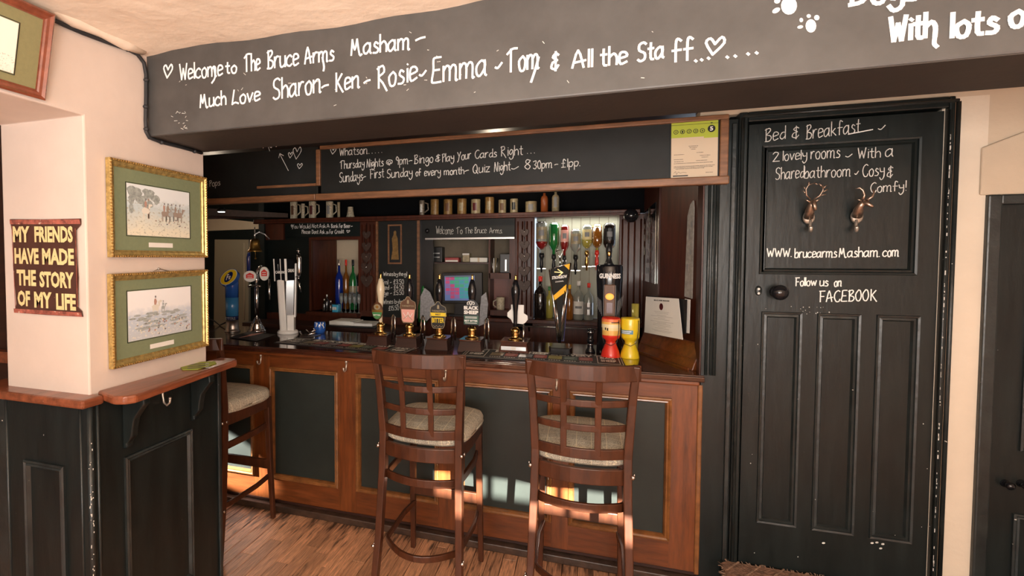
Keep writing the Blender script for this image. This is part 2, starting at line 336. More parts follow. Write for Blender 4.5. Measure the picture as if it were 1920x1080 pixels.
# ---------------------------------------------------------------- hand lettering
G = {}
for ln in '''A 0,0 3,10 6,0|1,3 7,4
B 1,10 1,0|0,9 4,10 5,8 1,5|1,5 5,4 6,2 4,0 0,0
C 6,9 4,10 1,8 0,4 2,0 5,0 6,2
D 1,10 1,0|0,10 5,9 7,5 5,1 0,0
E 6,10 2,10 1,9 1,5 0,1 1,0 6,0|1,5 5,5
F 1,10 1,0|0,10 6,10|1,5 5,5
G 6,9 3,10 0,6 1,1 4,0 6,2 6,5 4,5
K 1,10 1,0|6,9 1,4|2,5 6,0 7,-1
L 2,10 1,5 0,0|0,0 3,1 6,0
M 0,0 1,9|1,9 3,3 5,9|5,9 7,0 9,0
N 0,0 1,10|1,10 5,0 6,10
O 3,10 0,6 1,1 4,0 6,4 5,9 3,10
P 1,0 1,10|0,9 4,10 5,7 1,5
Q 3,10 0,6 1,1 4,0 6,4 5,9 3,10|4,3 7,-1
R 1,10 1,0|0,9 4,10 5,7 1,5 4,2 7,-2
S 6,9 4,10 1,9 1,6 5,4 5,1 2,0 0,1
T 0,8 4,10 8,10|3,10 3,0
W 0,10 2,0|2,0 4,7|4,7 6,0|6,0 8,10
Y 0,10 3,5|6,10 3,4 2,0 0,-2
a 5,5 3,6 0,4 0,1 2,0 5,3 5,6|5,6 5,1 6,0
b 0,10 0,0|0,3 3,6 5,4 4,0 0,0
c 5,5 3,6 0,4 0,1 3,0 5,1
d 5,5 2,5 0,2 2,0 5,2|5,10 5,0
e 0,3 5,4 4,6 1,6 0,3 1,0 5,1
f 5,9 3,10 2,8 2,0|0,5 5,5
g 5,5 2,6 0,3 2,1 5,5|5,5 5,-2 2,-4 0,-2
h 0,10 0,0|0,4 3,6 5,4 5,0
i 1,6 1,0|1,8
k 0,10 0,0|4,5 0,2|1,3 5,0
l 0,10 0,0
m 0,6 0,0|0,4 2,6 4,5 4,0|4,4 6,6 8,5 8,0 9,0
n 0,6 0,0|0,4 3,6 5,5 5,0 6,0
o 3,6 0,4 1,0 4,0 5,4 3,6
p 0,6 0,-4|0,5 3,6 5,4 3,0 0,1
q 5,5 2,6 0,3 2,0 5,4|5,5 5,-3 7,-2
r 0,6 0,0|0,3 2,6 4,6
s 4,5 2,6 1,4 4,2 3,0 0,0
t 2,9 2,1 4,0|0,6 4,6
u 0,6 0,1 2,0 5,2 5,6|5,6 5,0
v 0,6 2,0|2,0 5,6
w 0,6 2,0|2,0 4,5|4,5 6,0|6,0 8,6
x 0,6 5,0|5,6 0,0
y 0,6 1,3 4,3|5,6 5,-1 2,-4 0,-2
z 0,6 5,6|5,6 0,0|0,0 5,0
& 5,8 3,9 1,7 4,5 1,4 0,1 3,0 5,2|3,10 3,-1
- 0,3 2,4 4,4
. 0,0
! 1,10 1,3|1,0
' 0,10 0,8
@ 4,2 3,5 1,3 3,1 5,2 5,6 1,7 0,2 3,-1
£ 5,8 3,10 2,8 2,1|0,5 4,5|0,0 5,0
0 3,10 0,7 1,1 4,0 5,6 3,10
1 1,10 1,0
2 0,8 2,10 5,8 0,0|0,0 6,0
3 0,9 4,10 4,7 2,5|2,5 5,3 3,0 0,1
4 4,10 0,3|0,3 6,4|4,6 4,0
5 5,10 1,10|1,10 1,6 5,5 4,0 0,1
8 5,9 2,10 1,7 5,3 3,0 0,3 4,7 5,9
9 5,7 2,10 0,7 3,5 5,8|5,8 4,0
~ 0,3 2,2 5,5
^ 3,1 0,7 2,9 4,6|4,6 7,9 8,6 3,1'''.split('\n'):
    k, body = ln[0], ln[2:]
    G[k] = [[tuple(map(float, p.split(','))) for p in st.split()] for st in body.split('|')]
def glyphs(word):
    x = 0; out = []
    for ch in word:
        if ch == ' ': x += 3.5; continue
        g = G.get(ch)
        if not g: continue
        w = max(p[0] for st in g for p in st)
        out += [[(p[0]+x, p[1]) for p in st] for st in g]; x += w+1.7
    return out, x-1.7
def write(mb, word, a, b, hpx, w, P, off=.0015, cap=10, wob=True):
    """word from pixel a to pixel b along its baseline, capital height hpx, on plane P=('Y'|'X', value)"""
    k, val = P; kw = {k: val}
    p0, p1 = at(*a, **kw), at(*b, **kw); h = (at(a[0], a[1]-hpx, **kw)-p0).length
    ls, tw = glyphs(word); tw = max(tw, 1e-3)
    nrm = Vector((0, -1, 0)) if k == 'Y' else Vector((1, 0, 0))
    d = (p1-p0)
    def fn(u, v):
        return p0+d*(u/tw)+Vector((0, 0, 1))*h*v/cap+nrm*off
    mb.strokes(ls, fn, w, nrm)
def printed(mb, txt, p0, U, V, w, h, nrm=None, mi=0, bold=0):
    """built-in typeface text fitted into a w x h box at p0 along unit vectors U, V"""
    cu = bpy.data.curves.new('t', 'FONT'); cu.body = txt; cu.resolution_u = 2; cu.offset = bold
    o = bpy.data.objects.new('t', cu); COL.objects.link(o)
    me = bpy.data.meshes.new_from_object(o)
    xs = [v.co.x for v in me.vertices]; ys = [v.co.y for v in me.vertices]
    if xs:
        x0, x1, y0, y1 = min(xs), max(xs), min(ys), max(ys); p0, U, V = Vector(p0), Vector(U), Vector(V)
        mb.add([p0+U*((v.co.x-x0)/(x1-x0)*w)+V*((v.co.y-y0)/(y1-y0)*h) for v in me.vertices], [tuple(p.vertices) for p in me.polygons], mi)
    bpy.data.objects.remove(o); bpy.data.curves.remove(cu); bpy.data.meshes.remove(me)
UX, UY, UZ = Vector((1, 0, 0)), Vector((0, 1, 0)), Vector((0, 0, 1))
# key dimensions
XP = -1.694; YF0 = 1.423; YBM0 = 1.718; YBM1 = 2.05; ZB = 2.091; ZC = 2.419
YL = 2.845; YB = 2.87; ZT = 1.035; YD = 2.87; YF = 4.25
# ================================================================ the setting
# floor
t = thing('floor', 'brown strip wood floor in front of the bar', None, kind='structure')
mb = MB().box((-6, -2.7, -.06), (3, 6.2, -.008)); mb.build('subfloor', M['floor_base'], t)
pm = {}
def plank(x, y, L):
    key = round(L, 2)
    if key not in pm:
        o = MB().box((.0015, 0, -.012), (.0735, key-.003, 0)).build('plank', M['floor_wood'], t, bevel=.0012); pm[key] = o
    else:
        o = pm[key].copy(); COL.objects.link(o); o.parent = t
    o.location = (x, y, random.uniform(-.0006, .0006))
x = -2.35; i = 0
while x < 1.9:
    y = 1.25+[0, .35, .12, .5, .25][i % 5]-.5
    while y < 2.83:
        L = random.choice([.42, .56, .7, .84])
        if y+L > 2.84: L = round(max(2.84-y, .05), 2)
        if y+L > 1.2: plank(x, y, L)
        y += L
    x += .075; i += 1
mb = MB().box((-6, -2.7, -.01), (3, .75, -.001)).box((-6, .75, -.01), (-2.36, 6.2, -.001)).box((-2.36, 2.84, -.01), (3, 6.2, -.001)).box((1.9, .75, -.01), (3, 2.84, -.001))
mb.build('outer_boards', M['floor_wood'], t, kind='stuff')
# ceilings
mb = MB()
nx, ny = 60, 50
def hz(x, y): return ZC-.012*math.sin(x*3.1+1)*math.sin(y*2.3)-.004*math.sin(x*17)*math.cos(y*13)+.035*math.exp(-((x-XP)**2)/.004)*-.6
vs = [(XP-.02+(2.65-XP+.02)*i/nx, -2.62+(YBM0+.02+2.62)*j/ny, hz(XP-.02+(2.65-XP)*i/nx, -2.62+(YBM0+2.62)*j/ny)) for j in range(ny+1) for i in range(nx+1)]
mb.add(vs, [(j*(nx+1)+i, (j+1)*(nx+1)+i, (j+1)*(nx+1)+i+1, j*(nx+1)+i+1) for j in range(ny) for i in range(nx)], smooth=True)
ceil = mb.build('ceiling', M['plaster_ceiling'], kind='structure', label='cream textured plaster ceiling above the black beam')
MB().box((-6, -2.7, 2.6), (3, 6.2, 2.65)).build('roof_slab', M['plaster_ceiling'], ceil)
MB().box((-5.5, YBM1, ZC), (2.7, YD+.1, ZC+.03)).build('ceiling_strip', M['plaster_tan'], ceil)
MB().box((-5.5, YB+.06, 2.30), (.75, 6.1, 2.33)).build('bar_ceiling', M['wood_dark'], ceil)
# crumbly plaster edge
mb = MB()
pts = [at(x, y, X=XP+.004) for x, y in ((30, -14), (75, 8), (130, 38), (180, 62), (225, 82), (262, 98))]
mb.tube([p+Vector((.02, 0, .004)) for p in pts], [.03, .022, .03, .02, .028, .018], seg=7)
mb.build('plaster_lip', M['plaster_ceiling'], ceil)
# left wall: header over the opening, pier with pictures
ZS = 2.103
wl = MB().prism([(-2.12, y_, z_) for y_, z_ in ((-2.6, 0), (-1.0, 0), (-1.0, ZS), (YF0, ZS), (YF0, 1.08), (YBM1, 1.08), (YBM1, 2.6), (-2.6, 2.6))], (XP+2.12, 0, 0))
wl = wl.build('wall_left', M['plaster'], bevel=.006, kind='structure', label='pinkish cream plaster pier and lintel with hunting pictures')
# beam
bm = MB().box((XP-.01, YBM0, ZB), (2.7, YBM1, 2.6)).build('trim_1', [M['chalk_black']], bevel=.006, kind='structure', label='black painted beam with white handwriting across the top')
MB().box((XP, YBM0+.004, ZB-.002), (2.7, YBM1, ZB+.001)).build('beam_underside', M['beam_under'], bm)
P = ('Y', YBM0)
mb = MB()
for w_, a, b, h in (('^', (308, 150), (324, 148), 30), ('Welcome', (338, 150), (418, 141), 29), ('to', (424, 138), (444, 136), 22), ('The', (459, 135), (488, 131), 32), ('Bruce', (502, 129), (560, 122), 33), ('Arms', (572, 120), (626, 113), 30),
                    ('Masham', (659, 104), (768, 92), 32), ('-', (780, 82), (797, 78), 20),
                    ('Much', (376, 202), (424, 196), 26), ('Love', (436, 196), (488, 188), 26), ('Sharon', (513, 187), (602, 172), 38), ('-', (604, 172), (616, 169), 24), ('Ken', (629, 172), (674, 163), 34), ('-', (683, 163), (694, 160), 24),
                    ('Rosie', (708, 166), (782, 150), 40), ('~', (787, 148), (799, 145), 24), ('Emma', (810, 156), (912, 141), 46), ('~', (929, 134), (941, 130), 24), ('Tom', (951, 136), (1010, 127), 42), ('&', (1034, 131), (1047, 129), 32),
                    ('All', (1073, 128), (1110, 125), 32), ('the', (1126, 124), (1175, 119), 34), ('Sta', (1196, 116), (1244, 108), 34), ('ff', (1260, 117), (1298, 112), 42), ('^', (1323, 108), (1357, 104), 38)):
    write(mb, w_, a, b, h, .0068, P)
for q in ((1304, 115), (1315, 113), (1328, 110), (1363, 108), (1378, 106), (1402, 102), (1418, 100)): write(mb, '.', q, (q[0]+1, q[1]), 10, .009, P)
# descender tails
for tl in (((448/1, 0),),): pass
mb.strokes([[(605, 108), (608, 125), (607, 133)], [(1010, 108), (1004, 130), (996, 154)], [(402, 128), (404, 145), (398, 156)]], lambda u, v: at(u, v, Y=YBM0)-UY*.0015, .0075, -UY)
mb.build('chalk_lettering', M['chalk'], bm)
mb = MB()
write(mb, 'With', (1668, 78), (1752, 68), 44, .0105, P); write(mb, 'lots', (1784, 70), (1868, 60), 44, .0105, P); write(mb, 'of', (1893, 50), (1950, 44), 44, .0105, P); write(mb, 'Dogs', (1592, 10), (1720, -2), 44, .0105, P)
write(mb, 'Welcome', (1745, -5), (1990, -30), 44, .0105, P)
mb.strokes([[(1752, 70), (1751, 82), (1756, 88)]], lambda u, v: at(u, v, Y=YBM0)-UY*.0015, .0095, -UY)
mb.build('chalk_lettering', M['chalk'], bm)
mb = MB()
for x, y, rx, ry, a in ((1479, 11, 15, 17, .1), (1455, 20, 8, 4.5, -.5), (1457, 2, 6, 5, -.4), (1474, -16, 5, 6, 0), (1494, -14, 5, 6, .3), (1520, 49, 10, 12.5, 0), (1500, 51, 5.5, 3, -.2), (1502, 38, 3.5, 4, 0), (1516, 30.5, 4, 3.5, 0), (1531, 33.5, 5, 5, 0)):
    mb.poly([at(x+rx*math.cos(q)*math.cos(a)-ry*math.sin(q)*math.sin(a), y-rx*math.cos(q)*math.sin(a)*-1+ry*math.sin(q)*math.cos(a), Y=YBM0)-UY*.0015 for q in [2*PI*k/16 for k in range(16)]])
mb.build('paw_print', M['chalk'], bm)
mb = MB()
random.seed(3)
for k in range(46):
    x, y = random.choice([(random.uniform(320, 350), random.uniform(205, 245)), (random.uniform(330, 700), random.uniform(130, 240)), (random.uniform(700, 1300), random.uniform(40, 200))])
    if y > 256-(x-278)*.095-8 or y < 108-(x-275)*.15+8: continue
    l = random.uniform(2, 6); an = random.uniform(-1, 1)
    mb.strokes([[(x, y), (x+l*math.cos(an), y+l*math.sin(an))]], lambda u, v: at(u, v, Y=YBM0)-UY*.0013, .002, -UY)
mb.build('paint_scuff', M['chalk_dim'], bm)
# dado of the pier: front and side panelling with caps
dd = thing('dado_panelling', 'black painted dado panelling below the pier, chipped at its corner', None, kind='structure')
dd.name = 'trim_2'
YDF = 1.402; XDS = -1.672; YDE = 2.11
MB().box((-2.20, YDF, 0), (XDS, YDE, 1.07)).build('panelling', M['paint_black'], dd)
mb = MB().tube([(XDS-.002, YDF+.002, 0), (XDS-.002, YDF+.002, 1.068)], .011, 8).tube([(XDS+.002, YDF+.03, 0), (XDS+.002, YDF+.03, 1.068)], .006, 6).tube([(XDS-.045, YDF, 0), (XDS-.045, YDF, 1.068)], .005, 6)
mb.build('corner_bead', M['paint_worn'], dd)
MB().box((-2.155, YDF-.004, 0), (-2.105, YDF+.01, 1.068)).tube([(-2.10, YDF, 0), (-2.10, YDF, 1.068)], .006, 6).build('corner_bead', M['paint_worn'], dd)
pf = [(0, 0), (0, .010), (.006, .014), (.012, .009), (.018, .012), (.024, .003), (.026, 0)]
a, b = at(232, 858, X=XDS), at(358, 803, X=XDS)
mb = MB().ring((XDS, 0, 0), UY, UZ, UX, a.y, .15, b.y, (a.z+b.z)/2, pf); mb.build('panel_moulding', M['paint_worn'], dd)
a, b = at(48, 862, Y=YDF), at(123, 872, Y=YDF)
MB().ring((0, YDF, 0), UX, UZ, -UY, a.x, .15, b.x, (a.z+b.z)/2, pf).build('panel_moulding', M['paint_worn'], dd)
MB().box((XDS, YDE-.02, 0), (XDS+.012, YDE, 1.06)).build('edge_bead', M['paint_worn'], dd, bevel=.004)
MB().box((-2.26, YDF-.05, 1.068), (-1.645, YF0+.02, 1.10)).box((-2.26, YF0, 1.068), (-2.115, YBM1+.05, 1.10)).build('dado_cap', M['wood_dado'], dd, bevel=.009)
# wide shelf
sh = thing('drinks_shelf', 'reddish varnished wood shelf on black scroll brackets, fixed to the pier below the pictures', 'shelf', (-1.6, 1.8, 1.07))
mb = MB().prism([(XP-.0, 1.455, 1.076), (-1.575, 1.415, 1.076), (-1.535, 1.428, 1.076), (-1.515, 1.46, 1.076), (-1.575, 2.12, 1.076), (-1.60, 2.15, 1.076), (XP, 2.15, 1.076)], (0, 0, .032))
mb.build('shelf_board', M['wood_dado'], sh, bevel=.008)
def bracket(y):
    o = MB(); pr = [(0, 1.075), (.105, 1.075), (.108, 1.045), (.085, 1.02), (.058, .985), (.05, .95), (.045, .915), (.02, .885), (.022, .87), (0, .86)]
    o.prism([(XDS+x_, y-.016, z_) for x_, z_ in pr], (0, .032, 0)); o.build('scroll_bracket', M['paint_black'], sh, bevel=.005)
bracket(at(236, 800, X=XDS).y); bracket(at(362, 760, X=XDS).y)
hk = at(303, 742, X=XDS)
def coat_hook(parent, p, n, m, s=1):
    n = Vector(n); o = MB(); sd = n.cross(UZ)
    q = [p+n*.004+UZ*.03*s, p+n*.006-UZ*0, p+n*.012-UZ*.022*s, p+n*.028-UZ*.03*s, p+n*.042-UZ*.02*s, p+n*.044-UZ*.006*s]
    o.tube(q, [.006, .005, .005, .0045, .0045, .006], 8); o.ball(q[-1], .007, seg=8); o.ball(p+n*.005+UZ*.032*s, (.009, .009, .012), seg=8)
    return o.build('coat_hook', m, parent)
coat_hook(sh, hk-UZ*.0+UX*.0, UX, M['silver_worn'], 1.25)
# green-yellow beer mat on the shelf
q = [at(x, y, Z=1.1095) for x, y in ((338, 688), (352, 680), (403, 678), (406, 682), (372, 693), (342, 694))]
bt = MB().prism(q, (0, 0, .002)).build('beer_mat', M['olive_lime']); tag(bt, 'yellow-green printed beer mat on the red wood shelf below the pictures', 'beer mat')
mb = MB()
for y_ in (683, 686.5, 690): mb.add([at(x, yy, Z=1.1118) for x, yy in ((352, y_), (392, y_-2.5), (391, y_-1), (351, y_+1.5))], [(0, 1, 2, 3)])
mb.build('mat_printing', M['black'], bt)
# right and rear walls (behind the camera), with the windows that light the room
wr = MB().box((2.6, -2.7, 0), (2.7, 2.95, 2.6)).build('wall_right', M['plaster'], kind='structure')
mb = MB(); yy0, yy1 = -2.6, -2.5
wins = [(-1.35, .25, .8, 2.0), (.65, 1.75, .8, 2.0)]
xs = [-2.2, -1.35, .25, .65, 1.75, 2.6]
for a_, b_ in zip(xs, xs[1:]):
    w_ = [w for w in wins if abs(w[0]-a_) < .01]
    if w_: mb.box((a_, yy0, 0), (b_, yy1, .8)); mb.box((a_, yy0, 2.0), (b_, yy1, 2.6))
    else: mb.box((a_, yy0, 0), (b_, yy1, 2.6))
mb.build('wall_back', M['plaster'], kind='structure')
MB().box((-7, -6.3, -1), (7, -6, 2.86)).box((-7, -6.3, 2.86), (1.45, -6, 3.6)).build('wall_sun_blocker', M['stoneware'], kind='structure')  # unseen wall added outside, shaped to cut the sun to small patches
for k, (a_, b_, c_, d_) in enumerate(wins):
    wt = thing('window_%d' % (k+1), None, None, kind='structure')
    MB().ring((0, yy1-.02, 0), UX, UZ, UY, a_, c_, b_, d_, [(0, 0), (0, .03), (.05, .03), (.05, 0)]).build('window_frame', M['window_frame'], wt)
    for j in range(1, 3): MB().box((a_+(b_-a_)*j/3-.015, yy1-.03, c_), (a_+(b_-a_)*j/3+.015, yy1, d_)).build('glazing_bar', M['window_frame'], wt)
# room seen through the opening left of the pier
MB().box((-5.6, -2.6, 0), (-5.5, 6.1, 2.6)).build('wall_far_left', M['cream_wall'], kind='structure')
MB().box((-3.4, 1.98, 0), (-2.28, 2.04, 2.6)).build('wall_left_passage', M['wood_dark'], kind='structure')
MB().box((-3.4, 1.93, 1.04), (-2.28, 1.98, 1.10)).build('trim_3', M['wood_dado'], kind='structure')
# door wall
dw = thing('wall_door', None, None, kind='structure')
a, b = at(1372, 215, Y=YD), at(1783, 183, Y=YD)
ZDT = (a.z+b.z)/2; XD0 = at(1322, 600, Y=YD).x; XD1 = at(1768, 600, Y=YD).x; X2 = at(1838, 600, Y=YD).x
z2 = at(1850, 366, Y=YD).z
MB().box((.5, YD, ZDT), (2.65, YD+.12, 2.45)).box((X2, YD, z2), (2.65, YD+.12, ZDT)).build('wall_panel', M['plaster_tan'], dw)
MB().box((XD1-.03, YD, 0), (X2, YD+.12, ZDT)).build('wall_strip', M['plaster_strip'], dw)
a = at(1848, 275, Y=YD-.03)
MB().prism([(a.x, YD, z2), (a.x, YD, a.z), (a.x+.30, YD, a.z+.13), (2.6, YD, a.z+.13), (2.6, YD, z2)], (0, -.012, 0)).build('chimney_breast', M['plaster_tan'], dw, bevel=.006)
# black boarding left of the door
bb = thing('trim_4', 'black painted boarding between bar and door, speckled with paint chips', None, kind='structure')
X_a = at(1372, 700, Y=YD).x
MB().box((.525, YD-.005, 0), (X_a, YD+.1, 2.24)).build('board', M['paint_black'], bb)
mb = MB()
for px_, r_ in ((1328, .007), (1336, .005), (1343, .009)):
    X_ = at(px_, 500, Y=YD-.01).x; mb.tube([(X_, YD-.006, ZT), (X_, YD-.006, 2.08)], r_, 8)
mb.build('architrave_bead', M['paint_worn'], bb)
X_ = at(1372, 500, Y=YD-.01).x
MB().box((X_-.012, YD-.02, 0), (X_+.008, YD, 2.22)).build('architrave_bead', M['paint_worn'], bb, bevel=.004)
# step
zs = .146
st = MB().box((at(1349, 1050, Y=YD).x, 1.9, 0), (2.6, YD+.1, zs)).build('trim_5', M['paint_black'], kind='structure', label='raised step in front of the black door')
# door 1
d1 = thing('door_1', 'black panelled door with white bed and breakfast handwriting', None, (1.1, YD, zs), kind='structure')
XL, XR = at(1393, 650, Y=YD).x, at(1750, 650, Y=YD).x; zt = at(1393, 236, Y=YD).z
fr = MB().box((X_a, YD-.03, zs), (XL-.008, YD+.05, ZDT)).box((XR+.008, YD-.03, zs), (XD1, YD+.05, ZDT)).box((XL-.008, YD-.03, zt+.01), (XR+.008, YD+.05, ZDT))
fr = fr.build('door_frame', M['paint_black'], d1, bevel=.005)
mb = MB().tube([(XR+.012, YD-.032, zs), (XR+.012, YD-.032, zt)], .006, 6).tube([(XR+.035, YD-.033, zs), (XR+.035, YD-.033, zt+.03)], .009, 6).tube([(XL-.03, YD-.032, zs), (XL-.03, YD-.032, zt+.03)], .008, 6).tube([(XL-.03, YD-.033, zt+.035), (XR+.035, YD-.033, zt+.035)], .008, 6)
mb.build('frame_bead', M['paint_worn'], d1)
YS = YD-.012
# slab built as stiles, rails and recessed panels
def rect(l, t, r, b_, Y=YS):
    mx = (t+b_)/2
    return at(l, mx, Y=Y).x, at(l, b_, Y=Y).z, at(r, mx, Y=Y).x, at(l, t, Y=Y).z
PAN = [rect(1428, 250, 1722, 508), rect(1424, 598, 1497, 978), rect(1528, 600, 1606, 988), rect(1638, 600, 1716, 1001)]
zl0, zl1 = .36, 1.345
PAN = [(PAN[0][0], 1.525, PAN[0][2], 2.105), (PAN[1][0], zl0, PAN[1][2], zl1), (PAN[2][0], zl0, PAN[2][2], zl1), (PAN[3][0], zl0, PAN[3][2], zl1)]
mb = MB(); y0, y1 = YS, YS+.04
mb.box((XL, y0, zs+.006), (PAN[1][0], y1, zt)).box((PAN[3][2], y0, zs+.006), (XR, y1, zt))
mb.box((PAN[1][0], y0, zs+.006), (PAN[3][2], y1, zl0)).box((PAN[1][0], y0, zl1), (PAN[3][2], y1, PAN[0][1])).box((PAN[1][0], y0, PAN[0][3]), (PAN[3][2], y1, zt))
mb.box((PAN[1][2], y0, zl0), (PAN[2][0], y1, zl1)).box((PAN[2][2], y0, zl0), (PAN[3][0], y1, zl1))
mb.box((PAN[1][0], y0, PAN[0][1]), (PAN[0][0], y1, PAN[0][3])).box((PAN[0][2], y0, PAN[0][1]), (PAN[3][2], y1, PAN[0][3]))
slab = mb.build('door_slab', M['paint_black'], d1)
MB().box((X_a-.02, YD+.05, zs-.1), (XD1, YD+.09, ZDT+.02)).build('door_light_block', M['black_matt'], d1)  # backing added behind the door to block sky light through the gaps
for (u0, v0, u1, v1) in PAN:
    MB().box((u0, YS+.012, v0), (u1, YS+.03, v1)).build('door_panel', M['paint_black'], d1)
    MB().ring((0, YS, 0), UX, UZ, -UY, u0-.004, v0-.004, u1+.004, v1+.004, [(0, 0), (.002, .006), (.010, .004), (.013, -.003), (.022, -.001), (.028, -.012)]).build('panel_moulding', M['paint_worn'] if v0 < 1 else M['paint_black'], d1)
# knob, keyhole plate
k = at(1460, 548, Y=YS)
MB().lathe([(0, 0), (.026, 0), (.026, .006), (.012, .012), (.010, .03), (.02, .036), (.032, .05), (.034, .062), (.026, .076), (.010, .082), (0, .083)], (k.x-.012, YS, k.z+.002), 20, axis='Y').build('door_knob', M['black_gloss'], d1)
k2 = at(1422, 545, Y=YS)
kp = MB().lathe([(0, 0), (.018, 0), (.016, .004), (0, .005)], (k2.x, YS, k2.z), 16, axis='Y', sx=.8, sy=1.3).build('keyhole_plate', M['paint_worn'], d1)
MB().lathe([(0, 0), (.006, 0), (.005, .002), (0, .002)], (k2.x, YS-.005, k2.z+.008), 10, axis='Y').lathe([(0, 0), (.006, 0), (.005, .002), (0, .002)], (k2.x, YS-.005, k2.z-.012), 10, axis='Y').build('screw', M['white'], kp)
mb = MB(); Pd = ('Y', YS+.012); Pr = ('Y', YS)
for w_, a, b, h in (('Bed', (1434, 266), (1472, 260), 24), ('&', (1485, 259), (1497, 258), 22), ('Breakfast', (1511, 261), (1612, 248), 26), ('~', (1646, 248), (1659, 246), 22),
                    ('2', (1449, 303), (1461, 302), 17), ('lovely', (1468, 301), (1512, 298), 19), ('rooms', (1520, 298), (1574, 295), 22), ('~', (1585, 298), (1597, 297), 16), ('With', (1608, 297), (1650, 295), 19), ('a', (1660, 294), (1674, 293), 24),
                    ('Shared', (1454, 337), (1507, 333), 22), ('bathroom', (1508, 334), (1594, 330), 21), ('~', (1602, 331), (1609, 330), 18), ('Cosy', (1617, 331), (1657, 328), 22), ('&', (1663, 332), (1673, 331), 20), ('Comfy!', (1632, 361), (1698, 357), 18)):
    write(mb, w_, a, b, h, .0035, Pr if w_ in ('Bed', 'Breakfast') or (w_ in '&~' and a[1] < 270) else Pd)
mb.build('chalk_lettering', M['chalk_dim'], d1)
mb = MB()
for w_, a, b, h in (('WWW.', (1438, 481), (1483, 481), 15), ('brucearms', (1490, 483), (1568, 482), 17), ('Masham.', (1573, 482), (1648, 481), 18), ('com', (1655, 481), (1684, 480), 18)): write(mb, w_, a, b, h, .0045, Pd)
for w_, a, b, h in (('Follow', (1491, 536), (1530, 535), 15), ('us', (1537, 536), (1552, 536), 16), ('on', (1564, 537), (1577, 536), 16), ('FACEBOOK', (1536, 566), (1643, 563), 20)): write(mb, w_, a, b, h, .0045, Pr)
mb.strokes([[(1590, 252), (1615, 247), (1636, 243)]], lambda u, v: at(u, v, Y=YS)-UY*.0015, .004, -UY)
mb.build('chalk_lettering', M['chalk'], d1)
mb = MB(); random.seed(11)
for x, y in [(1644, 1017), (1655, 1020), (1635, 1018), (1651, 1028), (1544, 1018)]: mb.poly([at(x+3.2*math.cos(q), y+1.8*math.sin(q), Y=YS)-UY*.001 for q in [2*PI*k/10 for k in range(10)]])
for k in range(60):
    x, y = random.uniform(1400, 1745), random.uniform(560, 1045)
    if random.random() < .3: x, y = random.uniform(1500, 1560), random.uniform(575, 590)
    if x > 1424 and x < 1716 and 598 < y < 1001: continue
    r_ = random.uniform(.4, 1.3); mb.poly([at(x+r_*math.cos(q), y+r_*math.sin(q), Y=YS)-UY*.001 for q in [2*PI*k/6 for k in range(6)]])
mb.build('paint_fleck', M['chalk_dim'], d1, kind='stuff')
# chips along the right jamb and bottom edge
mb = MB(); random.seed(4)
for k in range(70):
    z = random.uniform(.2, 2.1); w_ = random.uniform(.001, .004); h_ = random.uniform(.004, .02)
    mb.box((XR+.009, YD-.0385, z), (XR+.009+w_, YD-.037, z+h_))
for k in range(80):
    z = random.uniform(.1, 1.05); w_ = random.uniform(.001, .0035); h_ = random.uniform(.003, .014)
mb.build('paint_fleck', M['chalk_dim'], d1, kind='stuff')
mb = MB(); random.seed(5)
for k in range(45):
    z = random.choice([random.uniform(.1, 1.06), random.gauss(.7, .06), random.gauss(.45, .05)]); h_ = random.uniform(.001, .007); a_ = random.uniform(-.3, 1.2)
    c = Vector((XDS-.002+.0115*math.cos(-a_), YDF+.002-.0115*math.sin(a_+.3), z)); mb.box(c-Vector((.001, .001, 0)), c+Vector((.001, .001, h_)))
mb.build('paint_fleck', M['paper'], dd, kind='stuff')
# door 2
d2 = thing('door_2', 'second black panelled door at the right edge with small knobs', None, (1.9, YD, 0), kind='structure')
YS2 = YD+.02
MB().box((X2, YS2, 0), (2.58, YS2+.04, z2)).build('door_slab', M['paint_black'], d2)
MB().box((X2, YD-.02, 0), (X2+.045, YS2, z2)).box((X2+.04, YD-.02, z2-.04), (2.58, YS2, z2)).build('door_frame', M['paint_worn'], d2, bevel=.006)
a = at(1910, 845, Y=YS2)
MB().ring((0, YS2, 0), UX, UZ, -UY, a.x, a.z, 2.45, at(1910, 420, Y=YS2).z, pf).build('panel_moulding', M['paint_worn'], d2)
a = at(1898, 962, Y=YS2)
MB().ring((0, YS2, 0), UX, UZ, -UY, a.x, .1, 2.45, a.z, pf).build('panel_moulding', M['paint_worn'], d2)
for px_ in (1884, 1914):
    a = at(px_, 906, Y=YS2)
    MB().lathe([(0, 0), (.016, 0), (.014, .008), (.008, .014), (.014, .024), (.016, .034), (.008, .042), (0, .043)], (a.x, YS2, a.z), 14, axis='Y').build('door_knob', M['black_gloss'], d2)
# doormat
q = [at(x, y, Z=zs+.002) for x, y in ((1350, 1054), (1372, 1051), (1440, 1057), (1600, 1073), (1700, 1083))]
x1 = q[-1].x
rg = MB().prism([(q[0].x, 2.2, zs+.001), (x1+.1, 2.2, zs+.001), (x1+.1, YD-.035, zs+.001), (q[0].x+.03, YD-.035, zs+.001), (q[0].x, YD-.06, zs+.001)], (0, 0, .012))
rg = rg.build('doormat', M['rug']); tag(rg, 'frayed brown mat with pale diagonal lines in front of the black door', 'doormat')
mb = MB()
for k in range(14):
    x_ = q[0].x-.4+k*.09; mb.bar([(max(x_, q[0].x+.01), 2.22+max(0, q[0].x+.01-x_)*1.3, zs+.014), (min(x_+.48, x1+.09), 2.22+(min(x_+.48, x1+.09)-x_)*1.3, zs+.014)], .006, .003)
mb.build('weave_line', M['rug_light'], rg)
mb = MB(); random.seed(8)
